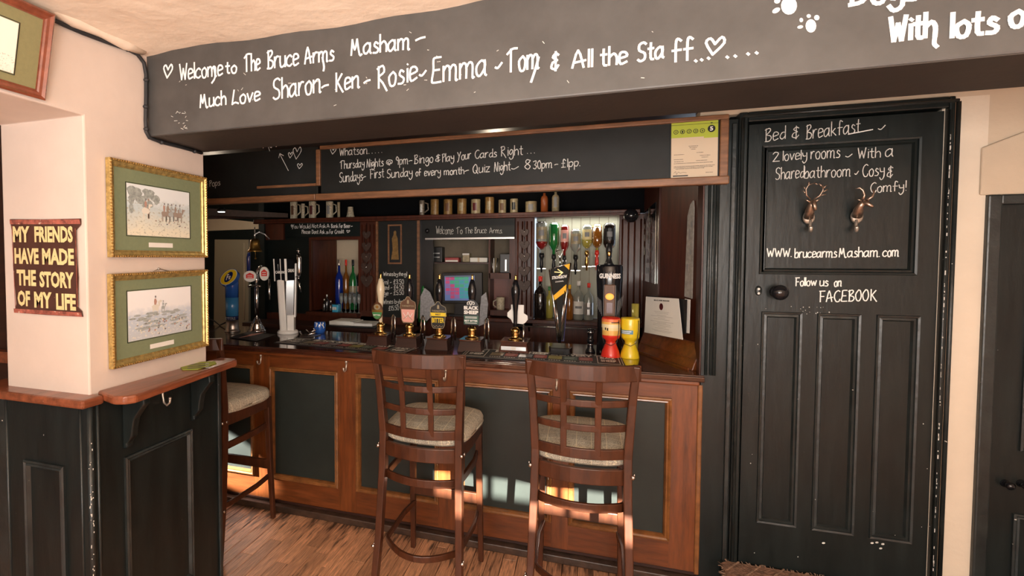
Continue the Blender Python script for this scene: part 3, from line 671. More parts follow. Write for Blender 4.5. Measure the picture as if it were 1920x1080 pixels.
for k in range(150):
    y_ = random.uniform(2.2, YD-.05) if k < 70 else YD-.038; x_ = q[0].x if k < 70 else random.uniform(q[0].x, x1)
    d_ = Vector((random.uniform(-.035, -.005), random.uniform(-.02, .02), random.uniform(-.004, .01))) if k < 70 else Vector((random.uniform(-.01, .01), random.uniform(0, .012), .012))
    mb.tube([(x_+.005, y_, zs+.008), Vector((x_, y_, zs+.008))+d_], .0012, 4)
mb.build('frayed_edge', M['rug_light'], rg, kind='stuff')
# cable
mb = MB()
cp = [at(x, y, X=XP+.01) for x, y in ((30, -6), (60, 13), (85, 29), (120, 47), (155, 62), (200, 79), (240, 93), (258, 102), (270, 118), (274, 140), (274, 180), (273, 225), (274, 247), (280, 258), (300, 266), (340, 276), (378, 287))]
mb.tube(cp, .0075, 8)
cb = mb.build('cable', M['rubber']); tag(cb, 'black electrical cable clipped along ceiling edge and down beam end', 'cable')
for x, y in ((240, 93), (274, 150), (273, 200), (274, 242), (303, 267), (365, 284)): MB().ball(at(x, y, X=XP+.013), (.012, .010, .009), seg=8).build('cable_clip', M['rubber'], cb)
# ================================================================ pictures and sign on the pier
def picture(label, tl, tr, br, bl, img, mat_img, frame_m, mount_m, plate=None, bead=True, lean=0, group=None):
    X0 = XP+.002
    P4 = [at(*p, X=X0) for p in (bl, br, tr, tl)]
    t = thing('framed_picture', label, 'picture', P4[0], group)
    y0, y1 = (P4[0].y+P4[3].y)/2, (P4[1].y+P4[2].y)/2
    z0, z1 = (P4[0].z+P4[1].z)/2, (P4[2].z+P4[3].z)/2
    # in-plane tilt
    tilt = ((P4[1].z-P4[0].z)+(P4[2].z-P4[3].z))/2/(y1-y0)
    V = Vector((lean, 0, math.sqrt(1-lean*lean))); U = Vector((0, 1, tilt)).normalized(); N = U.cross(V).normalized()
    O = Vector((X0+.002, y0, z0 if abs(tilt) > .001 else z0)); O.z = P4[0].z*.5+(P4[1].z-tilt*(y1-y0))*.5
    w, h = y1-y0, z1-z0
    MB().ring(O, U, V, N, 0, 0, w, h, [(0, 0), (0, .020), (.006, .024), (.012, .016), (.020, .014), (.024, .009), (.0275, .009), (.0275, 0)]).build('frame', frame_m, t)
    if bead:
        mb = MB(); n = int(w/.0115)
        for k in range(n):
            for v in (.0045, h-.0045): mb.ball(O+U*(w*(k+.5)/n)+V*v+N*.022, .0052, seg=6)
        n = int(h/.0115)
        for k in range(n):
            for u_ in (.0045, w-.0045): mb.ball(O+V*(h*(k+.5)/n)+U*u_+N*.022, .0052, seg=6)
        mb.build('beading', M['gold_bead'], t)
    mb = MB(); c = .02
    mb.add([O+U*c+V*c+N*.006, O+U*(w-c)+V*c+N*.006, O+U*(w-c)+V*(h-c)+N*.006, O+U*c+V*(h-c)+N*.006], [(0, 1, 2, 3)]); mb.build('mount', mount_m, t)
    ip = [at(*p, X=X0+.004+lean*.2) for p in img]   # bl, br, tr, tl
    def uv(p): d = p-O; return d.dot(U), d.dot(V)
    q = [uv(p) for p in ip]; a0 = (q[0][0]+q[3][0])/2; a1 = (q[1][0]+q[2][0])/2; b0 = (q[0][1]+q[1][1])/2; b1 = (q[2][1]+q[3][1])/2
    R = lambda a, b, o=.0065: O+U*a+V*b+N*o
    pr = MB().add([R(a0, b0, .0075), R(a1, b0, .0075), R(a1, b1, .0075), R(a0, b1, .0075)], [(0, 1, 2, 3)]).build('print', mat_img, t)
    MB().ring(O, U, V, N, a0-.004, b0-.004, a1+.004, b1+.004, [(0, .006), (0, .0078), (.0015, .0078), (.0015, .006)]).build('mount_line', M['black'], t)
    if plate:
        pw = w*.125; u0 = (a0+a1)/2-pw; MB().add([R(u0, b0*.50-.002, .008), R(u0+2*pw, b0*.50-.002, .008), R(u0+2*pw, b0*.50+.017, .008), R(u0, b0*.50+.017, .008)], [(0, 1, 2, 3)]).build('title_plate', M['paper'], t)
    return t, pr, (lambda a, b: R(a0+(a1-a0)*a, b0+(b1-b0)*b, .0080)), (a1-a0), (b1-b0), U, V
def blob(mb, f, u, v, ru, rv, mi, n=9, j=.25):
    mb.jit = getattr(mb, 'jit', 0)+1; d = UX*.000025*mb.jit
    mb.poly([f(u+ru*math.cos(2*PI*k/n)*(1+random.uniform(-j, j)), v+rv*math.sin(2*PI*k/n)*(1+random.uniform(-j, j)))+d for k in range(n)], mi)
def rider(mb, f, u, v, s, horse, coat):
    blob(mb, f, u, v, .035*s, .045*s, horse); blob(mb, f, u+.035*s, v+.055*s, .010*s, .04*s, horse, 7); blob(mb, f, u+.052*s, v+.08*s, .016*s, .016*s, horse, 7)
    for d in (-.026, -.016, .018, .027): mb.poly([f(u+d*s-.003*s, v), f(u+d*s+.004*s, v), f(u+d*s+.004*s, v-.12*s), f(u+d*s-.002*s, v-.12*s)], horse)
    blob(mb, f, u-.002, v+.085*s, .014*s, .05*s, coat, 8); blob(mb, f, u+.002, v+.15*s, .008*s, .018*s, 3, 7, .1)
cols = [M[n] for n in ('white', 'red', 'brown', 'black', 'alcove_back', 'print_dark')] if 'print_dark' in M else None
mat('print_rust', (.50, .30, .24), .5); mat('print_brown', (.36, .29, .24), .5); mat('print_grey', (.42, .46, .46), .5); mat('print_ink', (.22, .22, .22), .5); mat('print_cream', (.80, .77, .68), .5); mat('print_tree', (.36, .40, .38), .6, var=.4, vs=80)
cols = [M['print_cream'], M['print_rust'], M['print_brown'], M['print_ink'], M['print_grey'], M['print_tree']]
random.seed(21)
t, pr, f, iw, ih, U_, V_ = picture('upper gilt-framed print on the pier, horsemen and hounds beside a tree', (200, 297), (382, 333), (380, 484), (197, 481), ((236, 440), (352, 446), (355, 363), (236, 341)), M['print_meadow'], M['gold'], M['mount_green'], True)
mb = MB()
for u, v, ru, rv in ((.12, .86, .13, .11), (.30, .85, .14, .10), (.20, .70, .12, .10), (.42, .74, .08, .12), (.06, .72, .07, .14), (.32, .62, .10, .09), (.04, .5, .06, .1)):
    for k in range(5): blob(mb, f, min(max(u+random.uniform(-.05, .05), .06), .9), min(v+random.uniform(-.05, .05), .88), ru*.5, rv*.6, 5)
mb.poly([f(.30, .35), f(.33, .35), f(.33, .75), f(.30, .75)], 2)
rider(mb, f, .27, .50, 1.5, 0, 1)
for u, c, h in ((.56, 1, 2), (.62, 2, 2), (.68, 4, 4), (.75, 2, 2), (.82, 4, 2)): rider(mb, f, u, .48, 1.35, h, c)
for k in range(34): blob(mb, f, random.uniform(.42, .92), random.uniform(.20, .36), .014, .016, random.choice([0, 0, 3, 2]), 6)
mb.build('printed_figures', cols, t)
t, pr, f, iw, ih, U_, V_ = picture('lower gilt-framed print on the pier, one red-coated rider on a moor', (200, 514), (383, 505), (383, 648), (203, 692), ((237, 641), (356, 621), (355, 538), (237, 548)), M['print_moor'], M['gold'], M['mount_green'], True)
mb = MB()
for k in range(60): blob(mb, f, random.uniform(.05, .95), random.uniform(.18, .52), .05, .022, random.choice([4, 4, 5]), 7)
rider(mb, f, .40, .62, 1.5, 0, 1); rider(mb, f, .52, .60, .9, 4, 4)
for k in range(80): blob(mb, f, random.uniform(.04, .96), random.uniform(.05, .40), .013, .018, random.choice([0, 0, 0, 3, 1]), 6)
mb.build('printed_figures', cols, t)
nl = [at(280, 512, X=XP+.01), at(298, 504, X=XP+.006), at(320, 509, X=XP+.01)]
MB().tube(nl, .0015, 5).build('hanging_wire', M['steel'], t); MB().ball(nl[1], .005, seg=8).build('nail', M['steel'], t)
# upper-left picture, leaning forward off the wall
t, pr, f, iw, ih, U_, V_ = picture('picture with olive mount in a glossy red-brown frame, above the opening at top left', (-95, -40), (88, 33), (60, 186), (-125, 128), ((-80, 100), (25, 140), (42, 48), (-60, 8)), M['print_sketch'], M['frame_red'], M['mount_olive'], None, False, lean=.20)
# tin sign
q = {k: at(x, y, Y=YF0-.004) for k, x, y in (('tl', 20, 411), ('tr', 152, 410), ('br', 156, 594), ('bl', 28, 586))}
sg = thing('tin_sign', 'brown metal sign reading MY FRIENDS HAVE MADE THE STORY OF MY LIFE on the pier', 'sign', q['bl'])
def sp(u, v, off=0):
    b = q['bl'].lerp(q['br'], u); t_ = q['tl'].lerp(q['tr'], u); p = b.lerp(t_, v); p.y = YF0-.004-off; return p
out = [(0, 0), (.5, -.004), (1, 0), (.985, .06), (.93, .1), (.95, .4), (.925, .7), (.93, .88), (1, .94), (1.0, 1), (.5, .995), (0, 1), (.01, .93), (.035, .8), (.015, .5), (.04, .1)]
MB().prism([sp(u, v) for u, v in out], (0, -.003, 0)).build('plate', M['tin_brown'], sg)
mb = MB()
for v0, v1 in ((.0, .045), (.945, .993)): mb.add([sp(.0, v0, .0035), sp(1, v0, .0035), sp(1, v1, .0065), sp(.0, v1, .0045)], [(0, 1, 2, 3)])
mb.add([sp(.93, .1, .0035), sp(.955, .1, .007), sp(.95, .9, .007), sp(.925, .9, .0035)], [(0, 1, 2, 3)]); mb.add([sp(.02, .06, .0035), sp(.03, .06, .0035), sp(.03, .93, .0035), sp(.02, .93, .0035)], [(0, 1, 2, 3)])
mb.build('rusty_edge', M['tin_red'], sg)
for l, u0, u1, v in (('MY', .04, .29, .755), ('FRIENDS', .36, .90, .755), ('HAVE', .05, .41, .525), ('MADE', .46, .91, .525), ('THE', .07, .36, .295), ('STORY', .41, .90, .285), ('OF', .07, .26, .075), ('MY', .32, .58, .068), ('LIFE', .64, .92, .06)):
    p = sp(u0, v, .005); e = sp(u1, v, .005); mb = MB(); printed(mb, l, p, (e-p).normalized(), UZ, (e-p).length, .060, bold=.045); mb.build('lettering', M['cream_letter'], sg)
# ================================================================ the bar
bar = thing('bar_counter', 'long wooden pub bar with dark polished top and black panels', 'bar counter', (-.6, YB, 0))
XB0, XB1 = -3.3, at(1312, 900, Y=YB).x
XT1 = at(1322, 703, Y=YL-.01).x
MB().box((XB0, YL-.005, ZT-.010), (XT1, 3.62, ZT)).box((XB0, YL-.015, ZT-.032), (XT1, YL+.05, ZT-.006)).build('worktop', M['wood_top'], bar, bevel=.006)
MB().box((XB0, YL-.006, ZT-.052), (XT1-.02, YL+.02, ZT-.032)).build('top_moulding', M['wood_bar'], bar, bevel=.006)
def bx(px_, y=800): return at(px_, y, Y=YB).x
z_ = lambda x, y: at(x, y, Y=YB).z
PB = []
ztop = z_(570, 690); zbot = z_(570, 902)
PB = [(bx(240), bx(476)), (bx(507), bx(634)), (bx(668), bx(822)), (bx(862), bx(1035)), (bx(1068), bx(1258))]
z1 = .905; z0 = .195
print('BARP', PB, ztop, zbot, z_(1160, 742), z_(1160, 1010))
xs = [XB0]+[v for p in PB for v in p]+[XB1]
nb = 0
for k in range(0, len(xs), 2): MB().box((xs[k], YB-.0, .05), (xs[k+1], YB+.03, .985)).build('stile', M['wood_bar_v'], bar)
for a, b in PB:
    MB().box((a, YB+.001, z1), (b, YB+.03, .985)).build('rail', M['wood_bar'], bar)
    MB().box((a, YB+.001, .05), (b, YB+.03, z0)).build('rail', M['wood_bar'], bar)
    MB().box((a, YB+.014, z0), (b, YB+.03, z1)).build('panel', M['panel_slate'], bar)
    MB().ring((0, YB, 0), UX, UZ, -UY, a-.003, z0-.003, b+.003, z1+.003, [(0, 0), (.002, .010), (.009, .013), (.016, .008), (.022, .009), (.028, -.002), (.030, -.014)]).build('panel_moulding', M['wood_gold'], bar)
MB().box((XB0, YB-.004, .045), (XB1, YB+.01, .058)).build('bottom_bead', M['wood_dark'], bar)
MB().box((XB1-.018, YB-.008, .05), (XB1+.004, YB+.02, .985)).build('corner_bead', M['wood_gold'], bar, bevel=.005)
MB().box((XB0, YB+.03, 0), (XB1, YB+.05, ZT-.01)).build('back_board', M['wood_dark'], bar)
MB().box((XB0, 2.825, 0), (XB1, YB+.02, .042)).build('plinth', M['skirt'], bar, bevel=.006)
for px_, py_ in ((490, 674), (650, 687), (836, 704), (1044, 720)): coat_hook(bar, at(px_, py_, Y=YB)-UZ*.0, -UY, M['silver_worn'], .9)
# ================================================================ bar stools
def make_stool(label):
    t = thing('bar_stool', label, 'stool', (0, 0, 0), 'three bar stools with check seats drawn up to the bar')
    wd = M['wood_stool']
    hw = .195
    for s in (-1, 1):      # rear legs run up into the back
        pts = [(s*(hw+.018), -.275, 0), (s*(hw+.004), -.225, .30), (s*(hw-.006), -.195, .62), (s*(hw-.008), -.19, .78), (s*(hw+.004), -.215, 1.0), (s*(hw+.016), -.245, 1.155)]
        MB().bar(pts, [.030, .032, .034, .034, .032, .028], [.038, .042, .046, .046, .036, .030], (0, 1, 0)).build('rear_leg', wd, t, bevel=.004)
        pts = [(s*(hw+.002), .255, 0), (s*(hw-.004), .235, .35), (s*(hw-.008), .22, .745)]
        MB().bar(pts, [.026, .031, .036], [.026, .031, .036], (0, 1, 0)).build('front_leg', wd, t, bevel=.004)
    def curve(y0, sag, x, n=10): return [(x*(2*k/n-1), y0-sag*(1-(2*k/n-1)**2), 0) for k in range(n+1)]
    def rail(nm, y0, sag, x, zc, h, th, parent=t, m=wd):
        return MB().bar([(a, b, zc) for a, b, c in curve(y0, sag, x)], th, h, (0, 0, 1)).build(nm, m, parent, bevel=.004)
    rail('top_rail', -.232, .072, hw+.030, 1.126, .062, .022)
    rail('back_slat', -.205, .066, hw, 1.0, .028, .012)
    rail('back_slat', -.194, .062, hw, .900, .028, .012)
    rail('lower_back_rail', -.186, .060, hw, .795, .042, .016)
    for s in (-1, 1):
        MB().bar([(s*.068, -.240, .79), (s*.068, -.249, .90), (s*.068, -.264, 1.0), (s*.070, -.296, 1.10)], .026, .012, (0, 1, 0)).build('back_spindle', wd, t, bevel=.003)
    rail('rear_apron', -.182, .052, hw, .702, .064, .020)
    for s in (-1, 1): MB().bar([(s*hw, -.18, .72), (s*(hw+.004), 0, .715), (s*hw, .22, .715)], .018, .060).build('side_apron', wd, t, bevel=.003)
    MB().bar([(-hw, .222, .715), (hw, .222, .715)], .018, .060).build('front_apron', wd, t, bevel=.003)
    def hoop(nm, zc, yb, yf, x, h, th):
        pts = []
        yc = -.175; sag = yc-.012-yb
        pts = [(x-.004, yf, zc), (x+.010, (yf*2+yc)/3, zc), (x+.006, (yf+2*yc)/3, zc), (x, yc+.02, zc), (x-.006, yc+.002, zc)]
        arc = [((x-.018)*math.cos(PI*k/14), yc-.012-sag*(1-math.cos(PI*k/14)**2), zc) for k in range(15)]
        pts = pts+arc+[(-a_, b_, c_) for a_, b_, c_ in pts[::-1]]
        return MB().bar(pts, th, h, (0, 0, 1)).build(nm, wd, t, bevel=.003)
    hoop('upper_hoop', .575, -.235, .225, hw-.014, .036, .015)
    hoop('foot_hoop', .262, -.285, .235, hw-.012, .028, .015)
    MB().bar([(-hw, .235, .335), (hw, .235, .335)], .022, .055).build('foot_rest', wd, t, bevel=.004)
    for s in (-1, 1):
        mb = MB().lathe([(0, 0), (.0085, 0), (.0075, .004), (0, .006)], (s*(hw+.011), -.225, .715), 10, axis='Y'); mb.build('bolt_cap', M['chrome'], t)
        MB().lathe([(0, 0), (.0085, 0), (.0075, .004), (0, .006)], (s*(hw+.024), -.255, .262), 10, axis='Y').build('bolt_cap', M['chrome'], t)
        MB().ball((s*(hw+.018), -.195, .715), (.004, .008, .008), seg=8).build('bolt_cap', M['chrome'], t)
        MB().ball((s*(hw+.026), -.235, .262), (.004, .008, .008), seg=8).build('bolt_cap', M['chrome'], t)
    # upholstered seat
    n = 40; vs = []; rings = [(.93, .734), (1.0, .748), (1.01, .778), (.97, .797), (.85, .808), (.5, .815), (0.001, .817)]
    for r_, z in rings:
        for k in range(n):
            a = 2*PI*k/n; c, s_ = math.cos(a), math.sin(a)
            e = .34; X_ = math.copysign(abs(c)**e, c); Y_ = math.copysign(abs(s_)**e, s_)
            w = .205+.022*(Y_+1)/2; yy = .022+Y_*(.215 if Y_ > 0 else .20)+(.03*(1-X_*X_)*(1 if Y_ > 0 else -1.3))
            vs.append((X_*w*r_, .022+(yy-.022)*r_, z))
    mb = MB(); m_ = len(rings)
    mb.add(vs, [(i*n+k, i*n+(k+1)%n, (i+1)*n+(k+1)%n, (i+1)*n+k) for i in range(m_-1) for k in range(n)]+[tuple(range(n-1, -1, -1))], smooth=True)
    mb.build('seat', M['tartan'], t)
    mb = MB(); ring = [(v[0]*1.0, .022+(v[1]-.022)*1.0, .758) for v in vs[n:2*n]]; mb.tube(ring+[ring[0]], .004, 6); mb.build('seat_piping', M['tartan'], t)
    return t
s0 = make_stool('wooden check-seat bar stool in the middle, second of three, with lattice back')
s1 = copy_tree(s0); s2 = copy_tree(s0)
s1['label'] = 'wooden check-seat bar stool seen side-on, partly hidden behind the picture pier'
s2['label'] = 'wooden check-seat bar stool on the right, nearest the red and yellow collection pots'
s0.location = (-.699, 2.47, 0); s0.scale = (.96, 1, 1.02); s0.rotation_euler.z = -.02
s2.location = (-.015, 2.47, 0); s2.scale = (.96, 1, 1.02); s2.rotation_euler.z = .0
s1.location = (-1.985, 2.50, 0); s1.scale = (.96, 1, 1.02); s1.rotation_euler.z = .0
# ================================================================ hanging signboards over the bar
YG = 2.835
def strip(mb, p0, p1, h, y0, y1):   # horizontal-ish strip from pixel p0 to p1 (centre line)
    a, b = at(*p0, Y=y0), at(*p1, Y=y0)
    mb.hexa([(a.x, y0, a.z-h/2), (b.x, y0, b.z-h/2), (b.x, y1, b.z-h/2), (a.x, y1, a.z-h/2)], [(a.x, y0, a.z+h/2), (b.x, y0, b.z+h/2), (b.x, y1, b.z+h/2), (a.x, y1, a.z+h/2)]); return mb
sb = thing('chalkboard', 'long framed chalkboard above the bar announcing bingo and quiz night', 'chalkboard', (-.5, YG, 1.96))
xr = at(1366, 270, Y=YG).x; xl = at(600, 300, Y=YG).x; zb_ = at(1366, 340, Y=YG).z; zt_ = at(1366, 214, Y=YG).z
MB().box((xl, YG+.012, zb_), (xr-.03, YG+.03, zt_)).build('board', M['board_black'], sb)
MB().box((xl, YG-.006, zt_-.022), (xr, YG+.035, zt_)).build('frame_strip', M['wood_frame'], sb, bevel=.004)
MB().box((xl-.028, YG-.012, zb_-.012), (xr+.005, YG+.035, zb_+.026)).build('frame_strip', M['wood_frame'], sb, bevel=.005)
MB().box((xr-.035, YG-.006, zb_+.02), (xr, YG+.035, zt_-.02)).build('frame_strip', M['wood_frame'], sb, bevel=.004)
MB().box((xl-.028, YG-.002, zb_+.075), (xl, YG+.03, zt_-.02)).build('frame_strip', M['wood_frame'], sb, bevel=.004)
mb = MB(); Pg = ('Y', YG+.012)
for w_, a, b, h in (('^', (620, 291), (630, 290), 14), ('Whatson', (637, 292), (689, 288), 15), ('.....', (692, 288), (716, 286), 12), ('Thursday', (638, 317), (683, 313), 15), ('Nights', (688, 314), (719, 311), 15), ('@', (725, 309), (735, 308), 12), ('9pm', (743, 309), (765, 307), 15), ('-', (767, 306), (773, 306), 12), ('Bingo', (777, 307), (812, 304), 16), ('&', (817, 303), (825, 302), 13), ('Play', (829, 304), (851, 301), 15), ('Your', (858, 301), (883, 297), 15), ('Cards', (891, 297), (931, 294), 15), ('Right', (939, 293), (980, 290), 18), ('...', (989, 288), (1002, 287), 12),
                    ('Sundays', (637, 342), (680, 338), 18), ('-', (681, 337), (686, 336), 12), ('First', (694, 335), (720, 332), 17), ('Sunday', (726, 334), (773, 330), 16), ('of', (780, 330), (789, 329), 13), ('every', (796, 330), (826, 328), 14), ('month', (833, 328), (870, 326), 13), ('-', (872, 325), (879, 324), 12), ('Quiz', (887, 325), (918, 322), 16), ('Night', (927, 322), (957, 319), 17), ('~', (959, 320), (972, 319), 13), ('8', (984, 318), (994, 317), 18), ('30pm', (1000, 317), (1035, 314), 15), ('-', (1040, 313), (1046, 313), 12), ('£1pp.', (1053, 314), (1087, 311), 15)):
    write(mb, w_, a, b, h, .0042, Pg)
mb.build('chalk_lettering', M['chalk_dim'], sb)
b2 = thing('chalkboard', 'darker chalkboard with arrow and hearts, between the picture pier and the long board', 'chalkboard', (-2.0, YG+.02, 2.0))
MB().box((-2.9, YG+.014, zb_+.02), (xl-.030, YG+.03, zt_)).build('board', M['board_black'], b2)
MB().box((-2.9, YG-.012, zb_-.012), (xl-.029, YG+.035, zb_+.026)).build('frame_strip', M['wood_frame'], b2, bevel=.005)
a = at(483, 355, Y=YG+.01)
MB().box((a.x, YG+.002, zb_+.075), (xl-.030, YG+.02, zb_+.090)).build('frame_strip', M['wood_frame'], b2)
mb = MB(); Pg2 = ('Y', YG+.014)
write(mb, '&', (385, 352), (390, 352), 8, .004, Pg2); write(mb, 'Pops', (393, 350), (413, 347), 11, .0042, Pg2)
for a, b, h in (((541, 298), (549, 297), 13), ((550, 302), (565, 300), 27), ((558, 318), (567, 317), 12)): write(mb, '^', a, b, h, .0035, Pg2)
mb.strokes([[(494, 278), (494, 272)], [(506, 283), (503, 273), (509, 277), (512, 270)], [(514, 271), (518, 275), (522, 272)]], lambda u, v: at(u, v, Y=YG+.014)-UY*.0015, .003, -UY)
mb.strokes([[(541, 320), (525, 289)], [(523, 296), (525, 288), (532, 292)]], lambda u, v: at(u, v, Y=YG+.014)-UY*.0015, .0036, -UY, False)
mb.build('chalk_lettering', M['chalk_dim'], b2)
MB().ball(at(609, 277, Y=YG-.0), (.008, .006, .009), seg=8).build('brass_screw', M['brass'], sb)
# hygiene certificate
hc = thing('certificate', 'green and white FOOD HYGIENE RATING certificate showing 5, right end of long chalkboard', 'certificate', at(1258, 337, Y=YG))
yc = YG+.006; c_ = [at(x, y, Y=yc) for x, y in ((1258, 337), (1345, 333), (1347, 217), (1259, 223))]
def hp(u, v, o=0): p = c_[0].lerp(c_[1], u).lerp(c_[3].lerp(c_[2], u), v); return p-UY*o
Q = lambda mb, u0, v0, u1, v1, o, mi=0: mb.add([hp(u0, v0, o), hp(u1, v0, o), hp(u1, v1, o), hp(u0, v1, o)], [(0, 1, 2, 3)], mi)
MB().prism([hp(-.02, -.01), hp(1.02, -.01), hp(1.02, 1.01), hp(-.02, 1.01)], (0, .006, 0)).build('backing', M['black'], hc)
mb = MB(); Q(mb, 0, 0, 1, .68, .0008, 0); Q(mb, 0, .68, 1, 1, .0008, 1); Q(mb, .70, .655, 1, .69, .0012, 1); mb.build('sheet', [mat('cert_paper', (.62, .50, .36), .6), M['lime']], hc)
mb = MB(); w_ = (c_[1]-c_[0]).length; h_ = (c_[3]-c_[0]).length
printed(mb, 'FOOD HYGIENE RATING', hp(.05, .925, .0016), UX, UZ, w_*.9, h_*.042, bold=.02); Q(mb, .0, .885, 1, .89, .0016)
for k in range(5):
    c = hp(.10+.142*k, .775, .0016); mb.strokes([[(.05*math.cos(2*PI*j/14), .05*math.sin(2*PI*j/14)) for j in range(15)]], lambda u, v: c+UX*u*w_*.95+UZ*v*w_*.95, .0025, -UY, False); printed(mb, str(k), c-UX*w_*.016-UZ*w_*.026, UX, UZ, w_*.034, w_*.052, bold=.02)
mb.poly([hp(.86, .80, .0018)+UX*.082*w_*math.cos(2*PI*k/20)+UZ*.085*w_*math.sin(2*PI*k/20) for k in range(20)])
mb.poly([hp(.83, .90, .0018), hp(.89, .90, .0018), hp(.86, .88, .0018)])
for u0, u1, v in ((.38, .58, .53), (.40, .56, .505), (.43, .53, .48), (.06, .28, .40), (.55, .7, .42), (.62, .84, .37), (.66, .8, .34), (.06, .26, .32), (.07, .27, .285), (.54, .78, .29), (.06, .9, .255), (.06, .94, .205), (.06, .90, .185), (.10, .72, .165), (.75, .9, .09)):
    n = 0
    while u0 < u1: d_ = random.uniform(.01, .03); Q(mb, u0, v, min(u0+d_, u1), v+.008, .0016); u0 += d_+.008
Q(mb, .04, .045, .37, .065, .0016)
mb.strokes([[(.06, .10), (.1, .13), (.12, .08), (.16, .12), (.2, .1), (.26, .11), (.34, .1)]], lambda u, v: hp(u, v, .0016), .0012, -UY)
mb.build('printing', M['black'], hc)
mb = MB(); printed(mb, '5', hp(.86, .80, .0024)-UX*.035*w_-UZ*.05*w_, UX, UZ, .07*w_, .1*w_, bold=.03); mb.build('rating_figure', M['white'], hc)
# ================================================================ animal head hooks on the door
def stag(kind, label, body, R0):
    o0 = at(*body, Y=YS); t = thing('animal_hook', label, 'hook', o0, 'metal animal head hooks on the black door')
    ya = YS
    PX = lambda x, y, d: at(x, y, Y=ya-d)
    MB().lathe([(0, 0), (.026, 0), (.028, .004), (.022, .011), (.0, .014)], PX(R0[0], R0[1], .0), 20, axis='Y', sx=.85, sy=1.12).build('shield_plate', M['silver_worn'], t)
    if kind == 'stag':
        n = MB().tube([PX(1516, 408, .01), PX(1518, 396, .03), PX(1521, 385, .045), PX(1524, 378, .052)], [.018, .017, .013, .012], 10)
        n.tube([PX(1524, 377, .052), PX(1527, 385, .06), PX(1529, 394, .066)], [.012, .009, .006], 10)
        n.tube([PX(1518, 378, .05), PX(1510, 374, .05)], [.006, .001], 6).tube([PX(1530, 377, .05), PX(1538, 373, .05)], [.006, .001], 6); n.build('stag_head', M['bronze'], t)
        a = MB()
        for pts in ([(1520, 374), (1512, 366), (1511, 355), (1516, 347), (1527, 343)], [(1512, 364), (1506, 358)], [(1511, 356), (1507, 350)], [(1516, 348), (1517, 341)], [(1526, 374), (1537, 367), (1543, 357), (1543, 347)], [(1537, 367), (1549, 364)], [(1541, 361), (1552, 355)], [(1543, 354), (1550, 347)], [(1543, 352), (1536, 344)], [(1527, 343), (1533, 346)]):
            a.tube([PX(x, y, .055+.004*i) for i, (x, y) in enumerate(pts)], [.0034-.0005*i for i in range(len(pts))], 6)
        a.build('antlers', M['bronze'], t); hx = 1519
    else:
        n = MB().tube([PX(1607, 405, .01), PX(1609, 395, .03), PX(1613, 386, .045), PX(1619, 378, .055)], [.019, .018, .013, .011], 10)
        n.tube([PX(1619, 378, .055), PX(1627, 382, .066), PX(1637, 388, .078)], [.011, .009, .005], 10).tube([PX(1616, 376, .052), PX(1608, 374, .055)], [.005, .001], 6); n.build('ram_head', M['bronze'], t)
        a = MB()
        a.tube([PX(x, y, .055) for x, y in ((1618, 374), (1621, 366), (1618, 357), (1612, 352), (1604, 354))], [.006, .0055, .005, .0035, .001], 8)
        a.tube([PX(x, y, .065) for x, y in ((1626, 375), (1635, 369), (1639, 361), (1637, 354))], [.006, .0055, .004, .001], 8)
        a.build('horns', M['bronze'], t); hx = 1605
    h = MB().tube([PX(hx, 412, .008), PX(hx, 422, .012), PX(hx, 431, .022), PX(hx+1, 433, .036), PX(hx+1, 427, .046)], [.007, .006, .006, .0065, .008], 8); h.ball(PX(hx+1, 427, .046), .009, seg=8)
    h.build('hook', M['silver_worn'], t)
stag('stag', 'small metal stag head coat hook with branched antlers on the black door', (1517, 400), (1516, 408))
stag('ram', 'small metal horned ram head coat hook on the black door, right of the stag', (1607, 400), (1606, 406))
# ================================================================ things on the bar top
def onbar(px_, Y): a = at(px_, 640, Y=Y); return Vector((a.x, Y, ZT))
